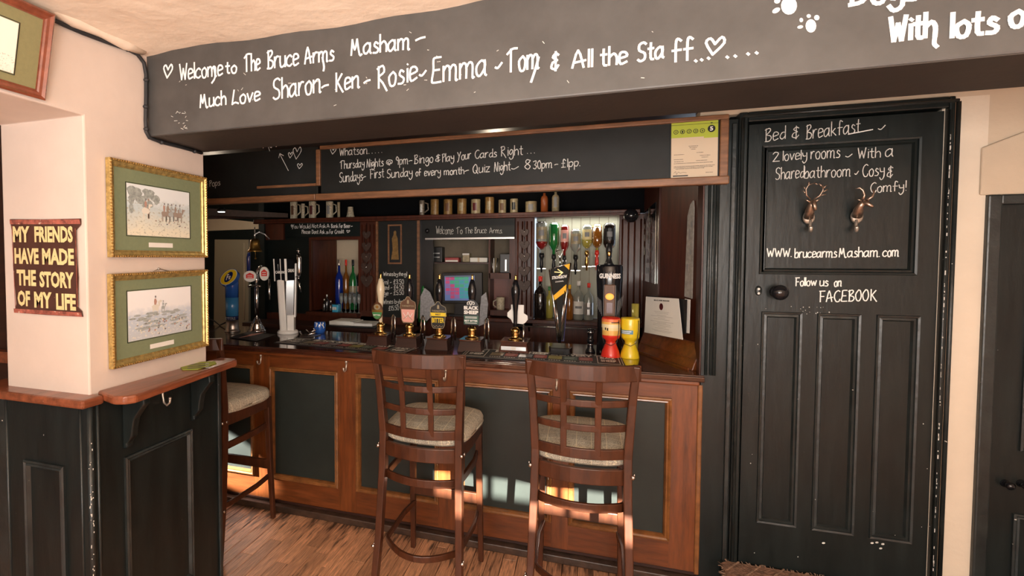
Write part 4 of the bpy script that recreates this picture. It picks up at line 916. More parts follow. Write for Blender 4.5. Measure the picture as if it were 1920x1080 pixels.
# bar mats
def barmat(label, q, lines):
    p = [at(*c, Z=ZT+.004) for c in q]   # fl fr br bl
    t = MB().prism([v-UZ*.003 for v in p], (0, 0, .003)).build('bar_mat', M['rubber'], bevel=.001); tag(t, label, 'bar mat', 'printed bar mats on the polished top')
    O, U = p[0], (p[1]-p[0]); w = U.length; U.normalize(); V = (p[3]-p[0]); V = (V-U*V.dot(U)); d = V.length; V.normalize()
    R = lambda a, b, o=.0012: O+U*w*a+V*d*b+UZ*o
    mb = MB(); rc = lambda a0, b0, a1, b1, mi, o=.0012: mb.add([R(a0, b0, o), R(a1, b0, o), R(a1, b1, o), R(a0, b1, o)], [(0, 1, 2, 3)], mi)
    for a0, b0, a1, b1 in ((.01, .04, .99, .055), (.01, .94, .99, .955), (.01, .04, .013, .95), (.987, .04, .99, .95)): rc(a0, b0, a1, b1, 0)
    for x0 in (.025, .845):
        for a0, b0, a1, b1 in ((x0, .12, x0+.13, .15), (x0, .85, x0+.13, .88), (x0, .12, x0+.004, .88), (x0+.126, .12, x0+.13, .88)): rc(a0, b0, a1, b1, 0)
        printed(mb, 'BLACK', R(x0+.02, .58), U, V, w*.09, d*.2, bold=.04); printed(mb, 'SHEEP', R(x0+.02, .30), U, V, w*.09, d*.2, bold=.04)
    printed(mb, 'BLACK SHEEP BREWERY', R(.20, .68), U, V, w*.62, d*.24, bold=.05)
    for k, c in enumerate((1, 2, 3, 2, 4, 5, 2)):
        a = .185+k*.092; rc(a, .30, a+.082, .62, c)
        for j in range(3): rc(a+.008, .36+.08*j, a+.06+.004*j, .375+.08*j, 6 if c in (1, 4) else 0, .0018)
        for j in range(5): rc(a+.004+j*.015, .15, a+.014+j*.015, .20, 0)
    mb.build('mat_printing', [M['paper'], M['stone'], mat('mat_red', (.38, .07, .06), .6) if 'mat_red' not in M else M['mat_red'], M['steel'], mat('mat_lime', (.45, .42, .15), .6) if 'mat_lime' not in M else M['mat_lime'], M['green_dark'], M['black']], t)
barmat('black printed bar mat behind the left and middle stools, left of pair', ((513, 642), (757, 664), (781, 651), (561, 633)), 0)
barmat('black printed bar mat behind the right-hand stool, right of pair', ((860, 668), (1174, 687), (1166, 671), (874, 652)), 0)
q = [at(x, y, Z=ZT+.003) for x, y in ((430, 633), (480, 640), (517, 628), (470, 621))]
bt = MB().prism(q, (0, 0, .003)).build('bar_towel', M['rubber']); tag(bt, 'dark folded bar towel with pale pattern beside blue beer tap', 'towel')
mb = MB()
for k in range(5): mb.strokes([[(450+k*6, 633-k), (462+k*6, 630-k), (474+k*5, 626-k*.6)]], lambda u, v: at(u, v, Z=ZT+.0072), .018, UZ)
mb.build('towel_pattern', M['pink'], bt)
# hand pumps
def pump_base(label, px_, Y, dark=True):
    o = onbar(px_, Y); t = thing('hand_pump', label, 'beer pump', o, 'hand pumps in a row along the bar')
    x, y, z = o; w = .074 if px_ < 950 else .088
    MB().hexa([(x-w, y-.085, z), (x+w, y-.085, z), (x+w, y+.09, z), (x-w, y+.09, z)], [(x-w*.84, y-.06, z+.062), (x+w*.84, y-.06, z+.062), (x+w*.84, y+.09, z+.062), (x-w*.84, y+.09, z+.062)]).build('pump_box', M['wood_dark'] if px_ < 950 else M['wood_red'], t, bevel=.003)
    MB().box((x-w*.9, y-.068, z+.060), (x+w*.9, y+.095, z+.070)).build('pump_plate', M['wood_top'], t, bevel=.002)
    zc = z+.070; b = .0
    MB().lathe([(.042, zc), (.044, zc+.004), (.03, zc+.010), (.020, zc+.016), (.026, zc+.026), (.022, zc+.036), (.027, zc+.050), (.027, zc+.062), (.018, zc+.070), (.014, zc+.075)], (x, y, 0), 20).build('brass_collar', M['brass'], t)
    hz = zc+.068; hm = M['black_gloss'] if dark else M['cream_handle']
    MB().lathe([(.013, hz), (.011, hz+.03), (.013, hz+.10), (.019, hz+.16), (.026, hz+.205), (.026, hz+.235), (.018, hz+.268), (.013, hz+.285), (.008, hz+.292)], (x, y, 0), 18).build('pump_handle', hm, t)
    MB().lathe([(.009, hz+.288), (.010, hz+.296), (.006, hz+.304), (.008, hz+.310), (.006, hz+.320), (0, hz+.322)], (x, y, 0), 12).build('brass_finial', M['brass'], t)
    return t, x, y, z
mat('cream_handle', (.70, .60, .42), .25, coat=.3)
def spout(t, x, y, z):
    mb = MB(); mb.tube([(x-.014, y, z+.02), (x-.014, y, z+.15), (x-.010, y-.003, z+.185), (x, y-.008, z+.198), (x+.010, y-.014, z+.185), (x+.014, y-.02, z+.15), (x+.014, y-.02, z+.055)], .0052, 8)
    mb.build('swan_neck_spout', M['chrome'], t)
def clip(t, x, y, pts, mats, writer=None):
    yy = y-.030; o = MB().prism([(x+a, yy, b) for a, b in pts], (0, .006, 0)).build('pump_clip', mats, t, bevel=.0015); return yy-.0012
Y1 = 3.175
t, x, y, z = pump_base('beer pump with cream handle and round brown-green badge, leftmost of the row', 714, Y1, False)
cz = 1.235+.02
cl = MB().lathe([(0, 0), (.038, 0), (.038, .006), (0, .007)], (x-.012, y-.026, cz), 28, axis='Y', sx=1, sy=1.48).build('pump_clip', M['brown'], t)
mb = MB(); yy = y-.0345; C = Vector((x-.012, yy, cz))
mb.poly([C+UX*.034*math.cos(a)+UZ*.052*math.sin(a) for a in [PI+PI*k/14 for k in range(15)]], 0)
mb.poly([C-UY*.0005+UX*.036*s+UZ*v for s, v in ((-1, -.008), (1, -.008), (1, .008), (-1, .008))], 1)
mb.poly([C-UY*.0006+UX*.022*math.cos(a)+UZ*(.026+.018*math.sin(a)) for a in [2*PI*k/16 for k in range(16)]], 2)
mb.poly([C-UY*.0012+UX*.010*math.cos(a)+UZ*(.026+.010*math.sin(a)) for a in [2*PI*k/12 for k in range(12)]], 1)
printed(mb, 'PEDIGREE'[:0] or 'BITTER', C+Vector((-.024, -.0015, -.030)), UX, UZ, .048, .008, mi=3, bold=.02)
mb.build('badge_printing', [M['green'], M['brass'], M['stone'], M['white']], cl)
spout(t, x+.091, y+.0, z+.0)
mugpts = [(-.050, 1.30), (-.046, 1.318), (-.020, 1.332), (-.006, 1.352), (.006, 1.352), (.020, 1.332), (.046, 1.318), (.050, 1.30), (.050, 1.28), (.046, 1.27), (.040, 1.205), (.030, 1.188), (-.030, 1.188), (-.040, 1.205), (-.046, 1.27), (-.050, 1.28)]
def badge(t, x, y, base, edge, parts, dz=0):
    yy = y-.032; cl = MB().prism([(x+a, yy, b) for a, b in mugpts], (0, .007, 0)).build('pump_clip', base, t, bevel=.001)
    mb = MB()
    for k, (kind, a) in enumerate(parts):
        if kind == 'p': mb.poly([(x+u, yy-.0012-k*.0002, v) for u, v in a[0]], a[1])
        elif kind == 't': printed(mb, a[0], (x-a[1]/2, yy-.0032, a[2]), UX, UZ, a[1], a[3], mi=a[4], bold=.03)
        else: mb.strokes([[(x+u, v) for u, v in a[0]]], lambda u, v: Vector((u, yy-.0026-k*.0002, v)), a[2], -UY, False, a[1])
    mb.build('badge_printing', edge, cl).location.z = dz; cl.location.z = 0; cl.delta_location.z = dz; mb_ = 0
    for c in cl.children: c.location.z = 0
E_ = [M['yellow'], M['black'], M['stone'], M['pink'], M['white'], M['cream_letter']]
inner = [(-.046, 1.300), (-.018, 1.326), (0, 1.346), (.018, 1.326), (.046, 1.300), (.046, 1.285), (-.046, 1.285)]
t, x, y, z = pump_base('beer pump with black handle and pink mug-shaped badge, second from left', 768, Y1)
badge(t, x, y, M['brown'], E_, [('l', (mugpts+[mugpts[0]], 2, .003)), ('p', ([(-.044, 1.272), (.044, 1.272), (.038, 1.202), (.028, 1.192), (-.028, 1.192), (-.038, 1.202)], 3)), ('l', ([(-.03, 1.25), (-.01, 1.22), (.0, 1.255), (.015, 1.225), (.03, 1.25)], 4, .003)), ('l', ([(-.03, 1.21), (.0, 1.235), (.03, 1.205)], 2, .003)), ('t', ('THEAKSTON', .082, 1.288, .011, 2)), ('p', ([(-.007, 1.307), (.007, 1.307), (.006, 1.328), (0, 1.334), (-.006, 1.328)], 2))])
spout(t, x+.091, y, z)
t, x, y, z = pump_base('beer pump with black handle and yellow-black BITTER badge, middle of the row', 824, Y1)
badge(t, x, y, M['black'], E_, [('l', (mugpts+[mugpts[0]], 2, .003)), ('p', ([(-.052, 1.262), (.052, 1.262), (.050, 1.284), (-.050, 1.284)], 0)), ('t', ('THEAKSTON', .082, 1.289, .011, 2)), ('t', ('BEST', .034, 1.268, .010, 1)), ('t', ('BITTER', .078, 1.222, .031, 0)), ('l', ([(-.03, 1.205), (-.02, 1.196), (-.01, 1.205), (0, 1.196), (.01, 1.205), (.02, 1.196), (.03, 1.205)], 2, .0025)), ('p', ([(-.007, 1.307), (.007, 1.307), (.006, 1.328), (0, 1.334), (-.006, 1.328)], 2))], -.026)
spout(t, x+.091, y, z)
t, x, y, z = pump_base('beer pump with black handle and BLACK SHEEP badge, fourth from left', 885, Y1)
yy = y-.032
cl = MB().prism([(x+a, yy, b) for a, b in ((-.046, 1.19), (.048, 1.19), (.048, 1.30), (.038, 1.325), (.012, 1.345), (-.014, 1.343), (-.042, 1.30))], (0, .007, 0)).build('pump_clip', M['black'], t, bevel=.001)
mb = MB()
printed(mb, 'BLACK', (x-.044, yy-.0014, 1.283), UX, UZ, .088, .022, mi=0, bold=.05); printed(mb, 'SHEEP', (x-.044, yy-.0014, 1.256), UX, UZ, .088, .022, mi=0, bold=.05)
mb.add([(x-.044, yy-.001, 1.196), (x+.046, yy-.001, 1.196), (x+.046, yy-.001, 1.248), (x-.044, yy-.001, 1.248)], [(0, 1, 2, 3)], 1)
printed(mb, 'BEST BITTER', (x-.040, yy-.0022, 1.210), UX, UZ, .080, .012, mi=0, bold=.03)
for v in (1.238, 1.231, 1.201): mb.add([(x-.036, yy-.002, v), (x+.036, yy-.002, v), (x+.036, yy-.002, v+.003), (x-.036, yy-.002, v+.003)], [(0, 1, 2, 3)], 0)
mb.strokes([[(-.018, 1.313), (-.022, 1.324), (-.012, 1.331), (-.006, 1.322), (-.012, 1.317)], [(.018, 1.313), (.022, 1.324), (.012, 1.331), (.006, 1.322), (.012, 1.317)], [(-.006, 1.330), (0, 1.335), (.006, 1.330)], [(-.004, 1.318), (0, 1.310), (.004, 1.318)]], lambda u, v: Vector((x+u-.002, yy-.0015, v)), .0038, -UY)
mb.build('badge_printing', [M['white'], M['green_dark']], cl)
spout(t, x+.091, y, z)
t, x, y, z = pump_base('beer pump on its own wooden box with blank white badge, rightmost pump', 966, 3.215)
MB().box((x-.072, y-.083, z+.018), (x+.072, y-.076, z+.040)).build('name_plate', M['steel'], t); MB().box((x-.014, y-.086, z+.020), (x+.014, y-.083, z+.038)).build('badge_printing', M['paper'], t)
pts = []
for cx_, cz_, r_, a0, a1 in ((.044, 1.232, .030, -150, 60), ):
    pts += [(cx_+r_*math.cos(math.radians(a)), cz_+r_*math.sin(math.radians(a))) for a in range(a0, a1+1, 30)]
MB().prism([(x+a, y+.028, b) for a, b in [(-.010, 1.20)]+[(-.02, 1.20), (-.03, 1.222), (-.052, 1.238), (-.052, 1.262), (-.030, 1.285), (-.030, 1.312), (.046, 1.312), (.046, 1.262), (.068, 1.248), (.070, 1.225), (.055, 1.205), (.04, 1.195)]], (0, .006, 0)).build('pump_clip', M['white'], t, bevel=.001)
MB().tube([(x+.043, y+.04, z+.03), (x+.045, y+.04, z+.16)], .006, 8).build('swan_neck_spout', M['chrome'], t)
# blue tap
o = onbar(436, 3.36); x, y, z = o; t = thing('beer_tap', 'round blue beer tap column with yellow oval badge, beside the picture pier', 'beer tap', o)
MB().lathe([(.058, z), (.058, z+.008), (.050, z+.014), (.048, z+.03), (.046, z+.09)], (x, y, 0), 28).build('tap_base', M['steel'], t)
gb = M['blue']
MB().lathe([(.046, z+.09), (.047, z+.12)], (x, y, 0), 28).lathe([(.047, z+.12), (.049, z+.26)], (x, y, 0), 28, mi=1).lathe([(.049, z+.26), (.050, z+.36), (.048, z+.40), (0, z+.43)], (x, y, 0), 28, mi=2).build('tap_column', [M['navy'], mat('sea_blue', (.04, .22, .50), .2, coat=.5), M['blue']], t)
b_ = Vector((x-.012, y-.045, z+.415)); N_ = Vector((-.25, -.85, .45)).normalized(); U_ = N_.cross(UZ).normalized()*-1; V_ = U_.cross(N_)*-1
if V_.z < 0: V_ = -V_
if U_.x < 0: U_ = -U_
mb = MB().prism([b_+U_*.064*math.cos(a)*1.05+(V_+U_*.25)*.068*math.sin(a) for a in [2*PI*k/28 for k in range(28)]], -N_*.035); mb.build('badge_housing', M['blue'], t)
mb = MB(); f_ = lambda r1, r2, o_, mi: mb.poly([b_+N_*o_+U_*r1*math.cos(a)+(V_+U_*.25)*r2*math.sin(a) for a in [2*PI*k/28 for k in range(28)]], mi)
f_(.062, .065, .001, 1); f_(.058, .061, .0015, 0); f_(.028, .044, .002, 2)
printed(mb, 'F', b_+N_*.0025-U_*.016-V_*.026, U_, V_, .016, .05, mi=1, bold=.04); printed(mb, 's', b_+N_*.0025+U_*.003-V_*.02, U_, V_, .014, .03, mi=1, bold=.04)
mb.build('badge_printing', [M['yellow'], M['white'], M['navy']], t)
mb = MB(); printed(mb, "STERS", (x-.04, y-.0505, z+.094), UX, UZ, .075, .02, bold=.02); mb.build('lettering', M['steel'], t); t.rotation_euler.z = .42
# chrome T tap
o = onbar(482, 3.44); x, y, z = o; t = thing('beer_tap', 'tall chrome beer font with flared ribbed base and two red-white badges', 'beer tap', o)
MB().lathe([(.072, z), (.070, z+.01), (.058, z+.02), (.060, z+.028), (.045, z+.045), (.047, z+.052), (.032, z+.07), (.024, z+.09), (.018, z+.10)], (x, y, 0), 24).build('tap_base', M['chrome'], t)
MB().tube([(x, y, z+.09), (x, y, z+.40)], .016, 14).lathe([(.02, z+.385), (.024, z+.39), (.02, z+.40), (.018, z+.43), (.02, z+.44)], (x, y, 0), 16).build('tap_column', M['chrome'], t)
MB().tube([(x+.0, y, z+.41), (x+.01, y, z+.46), (x+.04, y-.01, z+.495), (x+.075, y-.02, z+.48), (x+.085, y-.03, z+.45)], .013, 10).tube([(x-.05, y-.05, z+.345), (x-.0, y-.02, z+.35), (x+.04, y-.05, z+.345)], .008, 8).build('tap_arm', M['chrome'], t)
MB().tube([(x-.053, y-.02, z+.42), (x-.053, y-.02, z+.56), (x-.049, y-.02, z+.60)], [.014, .016, .011], 10).build('tap_lever', M['navy'], t)
for dx, dz, w_, h_ in ((-.035, .42, .048, .042), (.072, .44, .036, .052)):
    bd = MB().prism([(x+dx+w_*math.cos(a), y-.052, z+dz+h_*math.sin(a)) for a in [2*PI*k/24 for k in range(24)]], (0, .02, 0)).build('tap_badge', M['white'], t)
    mb = MB(); mb.prism([(x+dx-w_*.6, y-.0535, z+dz-h_*.35), (x+dx+w_*.6, y-.0535, z+dz-h_*.35), (x+dx+w_*.6, y-.0535, z+dz+h_*.3), (x+dx, y-.0535, z+dz+h_*.65), (x+dx-w_*.6, y-.0535, z+dz+h_*.3)], (0, .001, 0)); mb.build('badge_printing', M['red'], bd)
    mb = MB()
    for v in (-.18, .12): mb.add([(x+dx-w_*.4, y-.0545, z+dz+h_*v), (x+dx+w_*.4, y-.0545, z+dz+h_*v), (x+dx+w_*.4, y-.0545, z+dz+h_*(v+.1)), (x+dx-w_*.4, y-.0545, z+dz+h_*(v+.1))], [(0, 1, 2, 3)])
    mb.build('badge_printing', M['white'], bd)
MB().tube([(x+.105, y-.03, z+.40), (x+.105, y-.035, z+.30), (x+.108, y-.035, z+.24)], [.009, .008, .005], 10).build('tap_nozzle', M['chrome'], t); t.rotation_euler.z = .35
# white tap tower
o = onbar(540, 3.42); x, y, z = o; t = thing('beer_tap', 'tall white curved beer tower with black top and chrome lever', 'beer tap', o)
MB().lathe([(.078, z), (.078, z+.012), (.070, z+.022), (.06, z+.028)], (x, y, 0), 28).build('tap_base', M['white_gloss'], t)
MB().prism([(x-.055, y-.04, z+.02), (x-.045, y-.055, z+.02), (x+.0, y-.06, z+.02), (x+.0, y+.04, z+.02), (x-.04, y+.04, z+.02)], (-.025, 0, .50)).build('tap_body', M['white_gloss'], t, bevel=.008)
MB().prism([(x, y-.055, z+.02), (x+.05, y-.045, z+.02), (x+.055, y+.03, z+.02), (x, y+.04, z+.02)], (0, 0, .12)).prism([(x+.048, y-.04, z+.12), (x+.062, y-.04, z+.12), (x+.062, y+.03, z+.12), (x+.048, y+.03, z+.12)], (.010, 0, .40)).build('tap_body', M['white_gloss'], t, bevel=.006)
MB().prism([(x-.01, y-.04, z+.10), (x+.045, y-.035, z+.12), (x+.045, y+.02, z+.12), (x-.01, y+.03, z+.10)], (.008, 0, .38)).build('tap_window', mat('grey_glass', (.12, .12, .12), .2, coat=.5), t)
tp = MB().prism([(x-.082, y-.052, z+.395), (x+.010, y-.066, z+.395), (x+.058, y-.05, z+.395), (x+.068, y+.03, z+.395), (x-.06, y+.045, z+.395)], (-.006, 0, .155)).build('black_top', M['black_matt'], t, bevel=.004)
mb = MB(); printed(mb, 'CARLING', (x-.078, y-.067, z+.445), Vector((.9, -.13, 0)).normalized(), UZ, .075, .02, bold=.03); printed(mb, 'CARLING', (x+.012, y-.070, z+.455), Vector((.05, .016, 0)).normalized(), UZ, .045, .024, bold=.03)
for a0, a1 in ((-.086, -.078), (-.04, -.034), (-.008, .008)): mb.add([(x+a0, y-.069, z+.39), (x+a1, y-.070, z+.39), (x+a1-.006, y-.070, z+.552), (x+a0-.006, y-.069, z+.552)], [(0, 1, 2, 3)])
mb.build('lettering', M['white'], t)
lv = MB().tube([(x+.088, y-.06, z+.42), (x+.092, y-.06, z+.46), (x+.092, y-.06, z+.56), (x+.088, y-.06, z+.59)], [.010, .018, .018, .012], 10).tube([(x+.088, y-.06, z+.59), (x+.088, y-.06, z+.625)], .004, 6).tube([(x+.075, y-.06, z+.61), (x+.10, y-.06, z+.61)], .004, 6).tube([(x+.085, y-.06, z+.42), (x+.095, y-.08, z+.36), (x+.108, y-.085, z+.31)], [.009, .007, .004], 8).tube([(x+.06, y-.03, z+.42), (x+.09, y-.06, z+.42)], .007, 8)
lv.build('tap_lever', M['chrome'], t); t.rotation_euler.z = .42
# bottle opener stand / drip bracket next to it
o = onbar(582, 3.36); t = thing('drip_tray', 'small chrome drip tray bracket beside the white beer tower', 'drip tray', o); x, y, z = o
MB().box((x-.06, y-.05, z), (x+.06, y+.05, z+.006)).build('tray', M['steel'], t, bevel=.002); MB().tube([(x-.06, y-.04, z+.035), (x-.04, y-.05, z+.01), (x+.0, y-.05, z+.012), (x+.06, y-.045, z+.03)], .006, 8).tube([(x-.05, y+.03, z+.04), (x-.02, y+.02, z+.02), (x+.03, y+.03, z+.04)], .005, 8).build('wire_handle', M['chrome'], t)
# blue and white tub
o = onbar(600, 3.50); t = thing('snack_tub', 'small blue and white patterned tub behind the first bar mat', 'tub', o); x, y, z = o
MB().lathe([(.035, z), (.042, z+.02), (.045, z+.07), (.040, z+.085)], (x, y, 0), 14).build('tub_body', M['blue'], t); mb = MB(); random.seed(2)
for k in range(16): a = -PI/2+random.uniform(-1.2, 1.2); zz = z+random.uniform(.035, .08); mb.strokes([[(a, zz), (a+random.uniform(-.2, .2), zz+random.uniform(-.015, .015))]], lambda u, v: Vector((x+.046*math.cos(u), y+.046*math.sin(u), v)), .005, -UY)
mb.build('tub_pattern', M['paper'], t)
# V-shaped cider font
Yv = 3.20; t = thing('beer_tap', 'V-shaped black and glass cider font with yellow bands and chrome edges', 'beer tap', onbar(1050, Yv))
p = lambda px_, py_, d=0: at(px_, py_, Y=Yv-d)
MB().hexa([p(1044, 638, .03), p(1056, 638, .03), p(1056, 636, -.04), p(1044, 636, -.04)], [p(1031, 505, .03), p(1069, 494, .03), p(1070, 494, -.03), p(1031, 505, -.03)]).build('font_body', mat('smoke_glass', (.016, .016, .014), .6, spec=.12), t, bevel=.003)
b0 = onbar(1051, Yv)
MB().prism([b0+Vector((a, b, 0)) for a, b in ((-.055, -.06), (.055, -.06), (.065, 0), (.05, .06), (-.05, .06), (-.065, 0))], (0, 0, .045)).build('font_base', M['black_gloss'], t, bevel=.006)
MB().prism([p(1036, 560, -.02), p(1064, 560, -.02), p(1058, 640, -.02), p(1044, 640, -.02)], (0, .05, 0)).build('font_stem', M['navy'], t, bevel=.002)
MB().tube([p(1030, 505, .035), p(1048, 643, .035)], .0045, 8).tube([p(1070, 493, .035), p(1050, 643, .035)], .0045, 8).tube([p(1042, 562, .035), p(1049, 636, .035)], .003, 8).tube([p(1059, 545, .035), p(1050, 636, .035)], .003, 8).tube([p(1030, 505, .035), p(1070, 493, .035)], .0025, 6).build('chrome_edge', M['chrome'], t)
mb = MB(); mb.poly([p(1038, 554, .034), p(1062, 533, .034), p(1061, 547, .034), p(1040, 563, .034)]); mb.poly([p(1057, 497, .034), p(1069, 494, .034), p(1067, 506, .034)])
mb.build('yellow_band', M['amber_yellow'], t)
mb = MB(); a, b = p(1035, 524, .034), p(1063, 521, .034); printed(mb, 'STRONGBOW', a, (b-a).normalized(), UZ, (b-a).length, .018, bold=.03); a, b = p(1041, 530, .034), p(1057, 528, .034); printed(mb, 'ORIGINAL', a, (b-a).normalized(), UZ, (b-a).length, .008); mb.build('lettering', M['white'], t)
mb = MB(); mb.strokes([[(1040, 510), (1054, 511)], [(1046, 505), (1055, 511), (1048, 517)]], lambda u, v: p(u, v, .035), .005, -UY, False); mb.build('arrow_mark', M['yellow'], t)
MB().tube([p(1050, 500, .0), p(1050, 483, .0)], .004, 8).tube([p(1043, 470, 0), p(1057, 468, 0), p(1050, 483, 0), p(1043, 470, 0)], .004, 6).build('tap_handle', M['chrome'], t)
# stout font
o = onbar(1141, 3.36); x, y, z = o; t = thing('beer_tap', 'tall black stout font with amber window, behind the collection pots', 'beer tap', o)
MB().lathe([(.068, z), (.066, z+.06), (.064, z+.16), (.066, z+.30), (.071, z+.40), (.073, z+.43), (.073, z+.51), (.069, z+.52), (0, z+.52)], (x, y, 0), 32, sy=.8).build('font_body', M['black_gloss'], t)
r_ = .080
mb = MB(); tmp = MB(); printed(tmp, 'GUINNESS', (-.058, 0, z+.440), UX, UZ, .116, .030, bold=.05)
mb.v = [Vector((x+v.x, y-.8*math.sqrt(max(r_**2-v.x**2, 0))-.0005, v.z)) for v in tmp.v]; mb.f = tmp.f; mb.m = tmp.m; mb.sm = tmp.sm; mb.build('lettering', M['white'], t)
MB().lathe([(0, z+.51), (.03, z+.52), (.022, z+.53), (.012, z+.56), (.018, z+.60), (.016, z+.64), (0, z+.65)], (x-.005, y, 0), 14).build('tap_handle', M['black'], t)
MB().ball((x-.005, y-.018, z+.585), (.010, .004, .018), seg=8).build('harp_badge', M['brass'], t)
MB().box((x-.030, y-.060, z+.21), (x+.030, y-.04, z+.405)).build('amber_window', M['brown'], t, bevel=.004)
mb = MB().ball((x, y-.060, z+.335), (.024, .006, .020), mi=0).box((x-.016, y-.063, z+.24), (x+.016, y-.059, z+.30), 1)
mb.build('window_glow', [M['glow_amber'], M['maroon']], t)
mb = MB()
for s in (-1, 1):
    mb.strokes([[(s*.034, z+.20), (s*.036, z+.30), (s*.034, z+.40)]], lambda u, v: Vector((x+u*.9, y-.062, v)), .003, -UY)
    for k in range(6): mb.strokes([[(s*(.040+k*.006), z+.22+k*.012), (s*(.046+k*.006), z+.31+k*.006)]], lambda u, v: Vector((x+u, y-.8*math.sqrt(max(.068**2-u*u, 0))-.003, v)), .0016, -UY)
mb.build('chrome_trim', mat('trim_grey', (.12, .12, .12), .5), t)
o = onbar(1107, 3.32); x, y, z = o; t = thing('beer_tap', 'short black and chrome dispensing column beside the stout font', 'dispenser', o)
MB().lathe([(.028, z), (.026, z+.01), (.017, z+.03), (.017, z+.06), (.021, z+.065), (.021, z+.075), (.016, z+.08), (.017, z+.115), (.022, z+.12), (.020, z+.14), (0, z+.142)], (x, y, 0), 18).build('column', M['black_gloss'], t)
MB().lathe([(.0225, z+.118), (.024, z+.121), (.0225, z+.124)], (x, y, 0), 18).lathe([(.018, z+.045), (.019, z+.048), (.018, z+.051)], (x, y, 0), 18).build('chrome_ring', M['chrome'], t)
# collection pots
def pot(label, px_, Y, m, lab):
    o = onbar(px_, Y); x, y, z = o; t = thing('collection_pot', label, 'collection pot', o, 'charity collection pots at the end of the bar')
    MB().lathe([(.050, z), (.051, z+.004), (.045, z+.035), (.030, z+.075), (.026, z+.088), (.030, z+.098), (.046, z+.112), (.049, z+.122), (.049, z+.218), (.047, z+.226), (.045, z+.222), (0, z+.220)], (x, y, 0), 28).build('pot_body', m, t)
    pts = [(x+.040, y-.030, z+.215), (x+.040, y-.045, z+.16), (x+.030, y-.060, z+.095), (x+.0, y-.065, z+.075), (x-.035, y-.055, z+.088), (x-.048, y-.034, z+.12), (x-.0475, y-.02, z+.17)]
    MB().tube(pts, .002, 5).build('cord_handle', M['black'], t)
    return t, x, y, z
def wrap(mb, x, y, r, a0, a1, z0, z1, mi=0, n=10):
    for k in range(n):
        b0 = a0+(a1-a0)*k/n; b1 = a0+(a1-a0)*(k+1)/n
        mb.add([(x+r*math.cos(b0), y+r*math.sin(b0), z0), (x+r*math.cos(b1), y+r*math.sin(b1), z0), (x+r*math.cos(b1), y+r*math.sin(b1), z1), (x+r*math.cos(b0), y+r*math.sin(b0), z1)], [(0, 1, 2, 3)], mi)
t, x, y, z = pot('red collection pot with orange sunset label, left of the yellow one', 1145, 3.20, M['red'], 0)
mb = MB(); A = math.radians
for k, (z0, z1_, mi) in enumerate(((.128, .155, 0), (.155, .170, 1), (.170, .190, 2), (.190, .203, 0), (.203, .218, 3))): wrap(mb, x, y, .0496, A(-175), A(-5), z+z0, z+z1_, mi, 14)
wrap(mb, x, y, .0502, A(-130), A(-122), z+.158, z+.172, 4, 1); wrap(mb, x, y, .0502, A(-116), A(-108), z+.155, z+.170, 4, 1); wrap(mb, x, y, .0502, A(-90), A(-30), z+.198, z+.203, 4, 6)
mb.build('picture_label', [mat('sunset_gold', (.85, .5, .12), .4), mat('sunset_pale', (.88, .72, .35), .4), mat('sunset_cream', (.88, .78, .5), .4), mat('sunset_orange', (.80, .22, .08), .4), M['black']], t)
t, x, y, z = pot('bright yellow collection pot with small blue label, right of the red one', 1181, 3.215, M['yellow'], 0)
mb = MB(); wrap(mb, x, y, .0496, A(-160), A(-75), z+.138, z+.160, 0, 8); wrap(mb, x, y, .0501, A(-155), A(-85), z+.151, z+.155, 1, 8); wrap(mb, x, y, .0501, A(-150), A(-95), z+.142, z+.146, 1, 8); mb.build('blue_label', [mat('label_blue', (.10, .28, .45), .4), M['white']], t)
o = onbar(1190, 3.40); x, y, z = o; t = thing('tumbler', 'tall yellow-green tumbler behind the yellow collection pot', 'glass', o)
MB().lathe([(.016, z), (.018, z+.02), (.021, z+.29), (.019, z+.29), (.015, z+.02)], (x, y, 0), 18).build('tumbler_wall', M['glass_yellow'], t)
# end panelling at the right of the bar top
A0, A1 = (.285*1, 3.22), (.447, 2.86)
A0 = at(1196, 660, Z=ZT); A1 = at(1292, 694, Z=ZT); A0 = (A0.x, A0.y); A1 = (A1.x, A1.y)
print('A', A0, A1)
us = thing('side_panelling', 'polished red-brown wood panelling closing the right end of the bar', None, kind='structure'); us.name = 'trim_6'
dirA = Vector((A1[0]-A0[0], A1[1]-A0[1], 0)).normalized(); nA = Vector((dirA.y, -dirA.x, 0)); 
if nA.x < 0: nA = -nA
def pA(s, z, off=0): return Vector((A0[0], A0[1], z))+dirA*s+nA*off
LA = (Vector(A1)-Vector(A0)).length
MB().hexa([pA(-.02, ZT), pA(LA+.02, ZT), pA(LA+.02, ZT, .10), pA(-.02, ZT, .10)], [pA(-.02, ZT+.135, .05), pA(LA+.02, ZT+.135, .05), pA(LA+.02, ZT+.135, .12), pA(-.02, ZT+.135, .12)]).build('upstand', M['wood_gold'] if 0 else M['wood_bar'], us, bevel=.004)
MB().bar([pA(-.02, ZT+.005, -.004), pA(LA+.0, ZT+.005, -.004)], .008, .012).bar([pA(0, ZT+.055, .014), pA(LA, ZT+.055, .014)], .004, .006).build('bead', M['wood_bar'], us)
MB().hexa([pA(.10, ZT+.135, .07), pA(LA+.1, ZT+.135, .07), pA(LA+.1, ZT+.135, .12), pA(.10, ZT+.135, .12)], [pA(.10, 2.2, .07), pA(LA+.1, 2.2, .07), pA(LA+.1, 2.2, .12), pA(.10, 2.2, .12)]).build('side_panel', M['wood_red'], us)
MB().box((A1[0]+.03, 2.875, ZT-.02), (.56, 3.0, 2.2)).build('side_post', M['wood_red'], us)
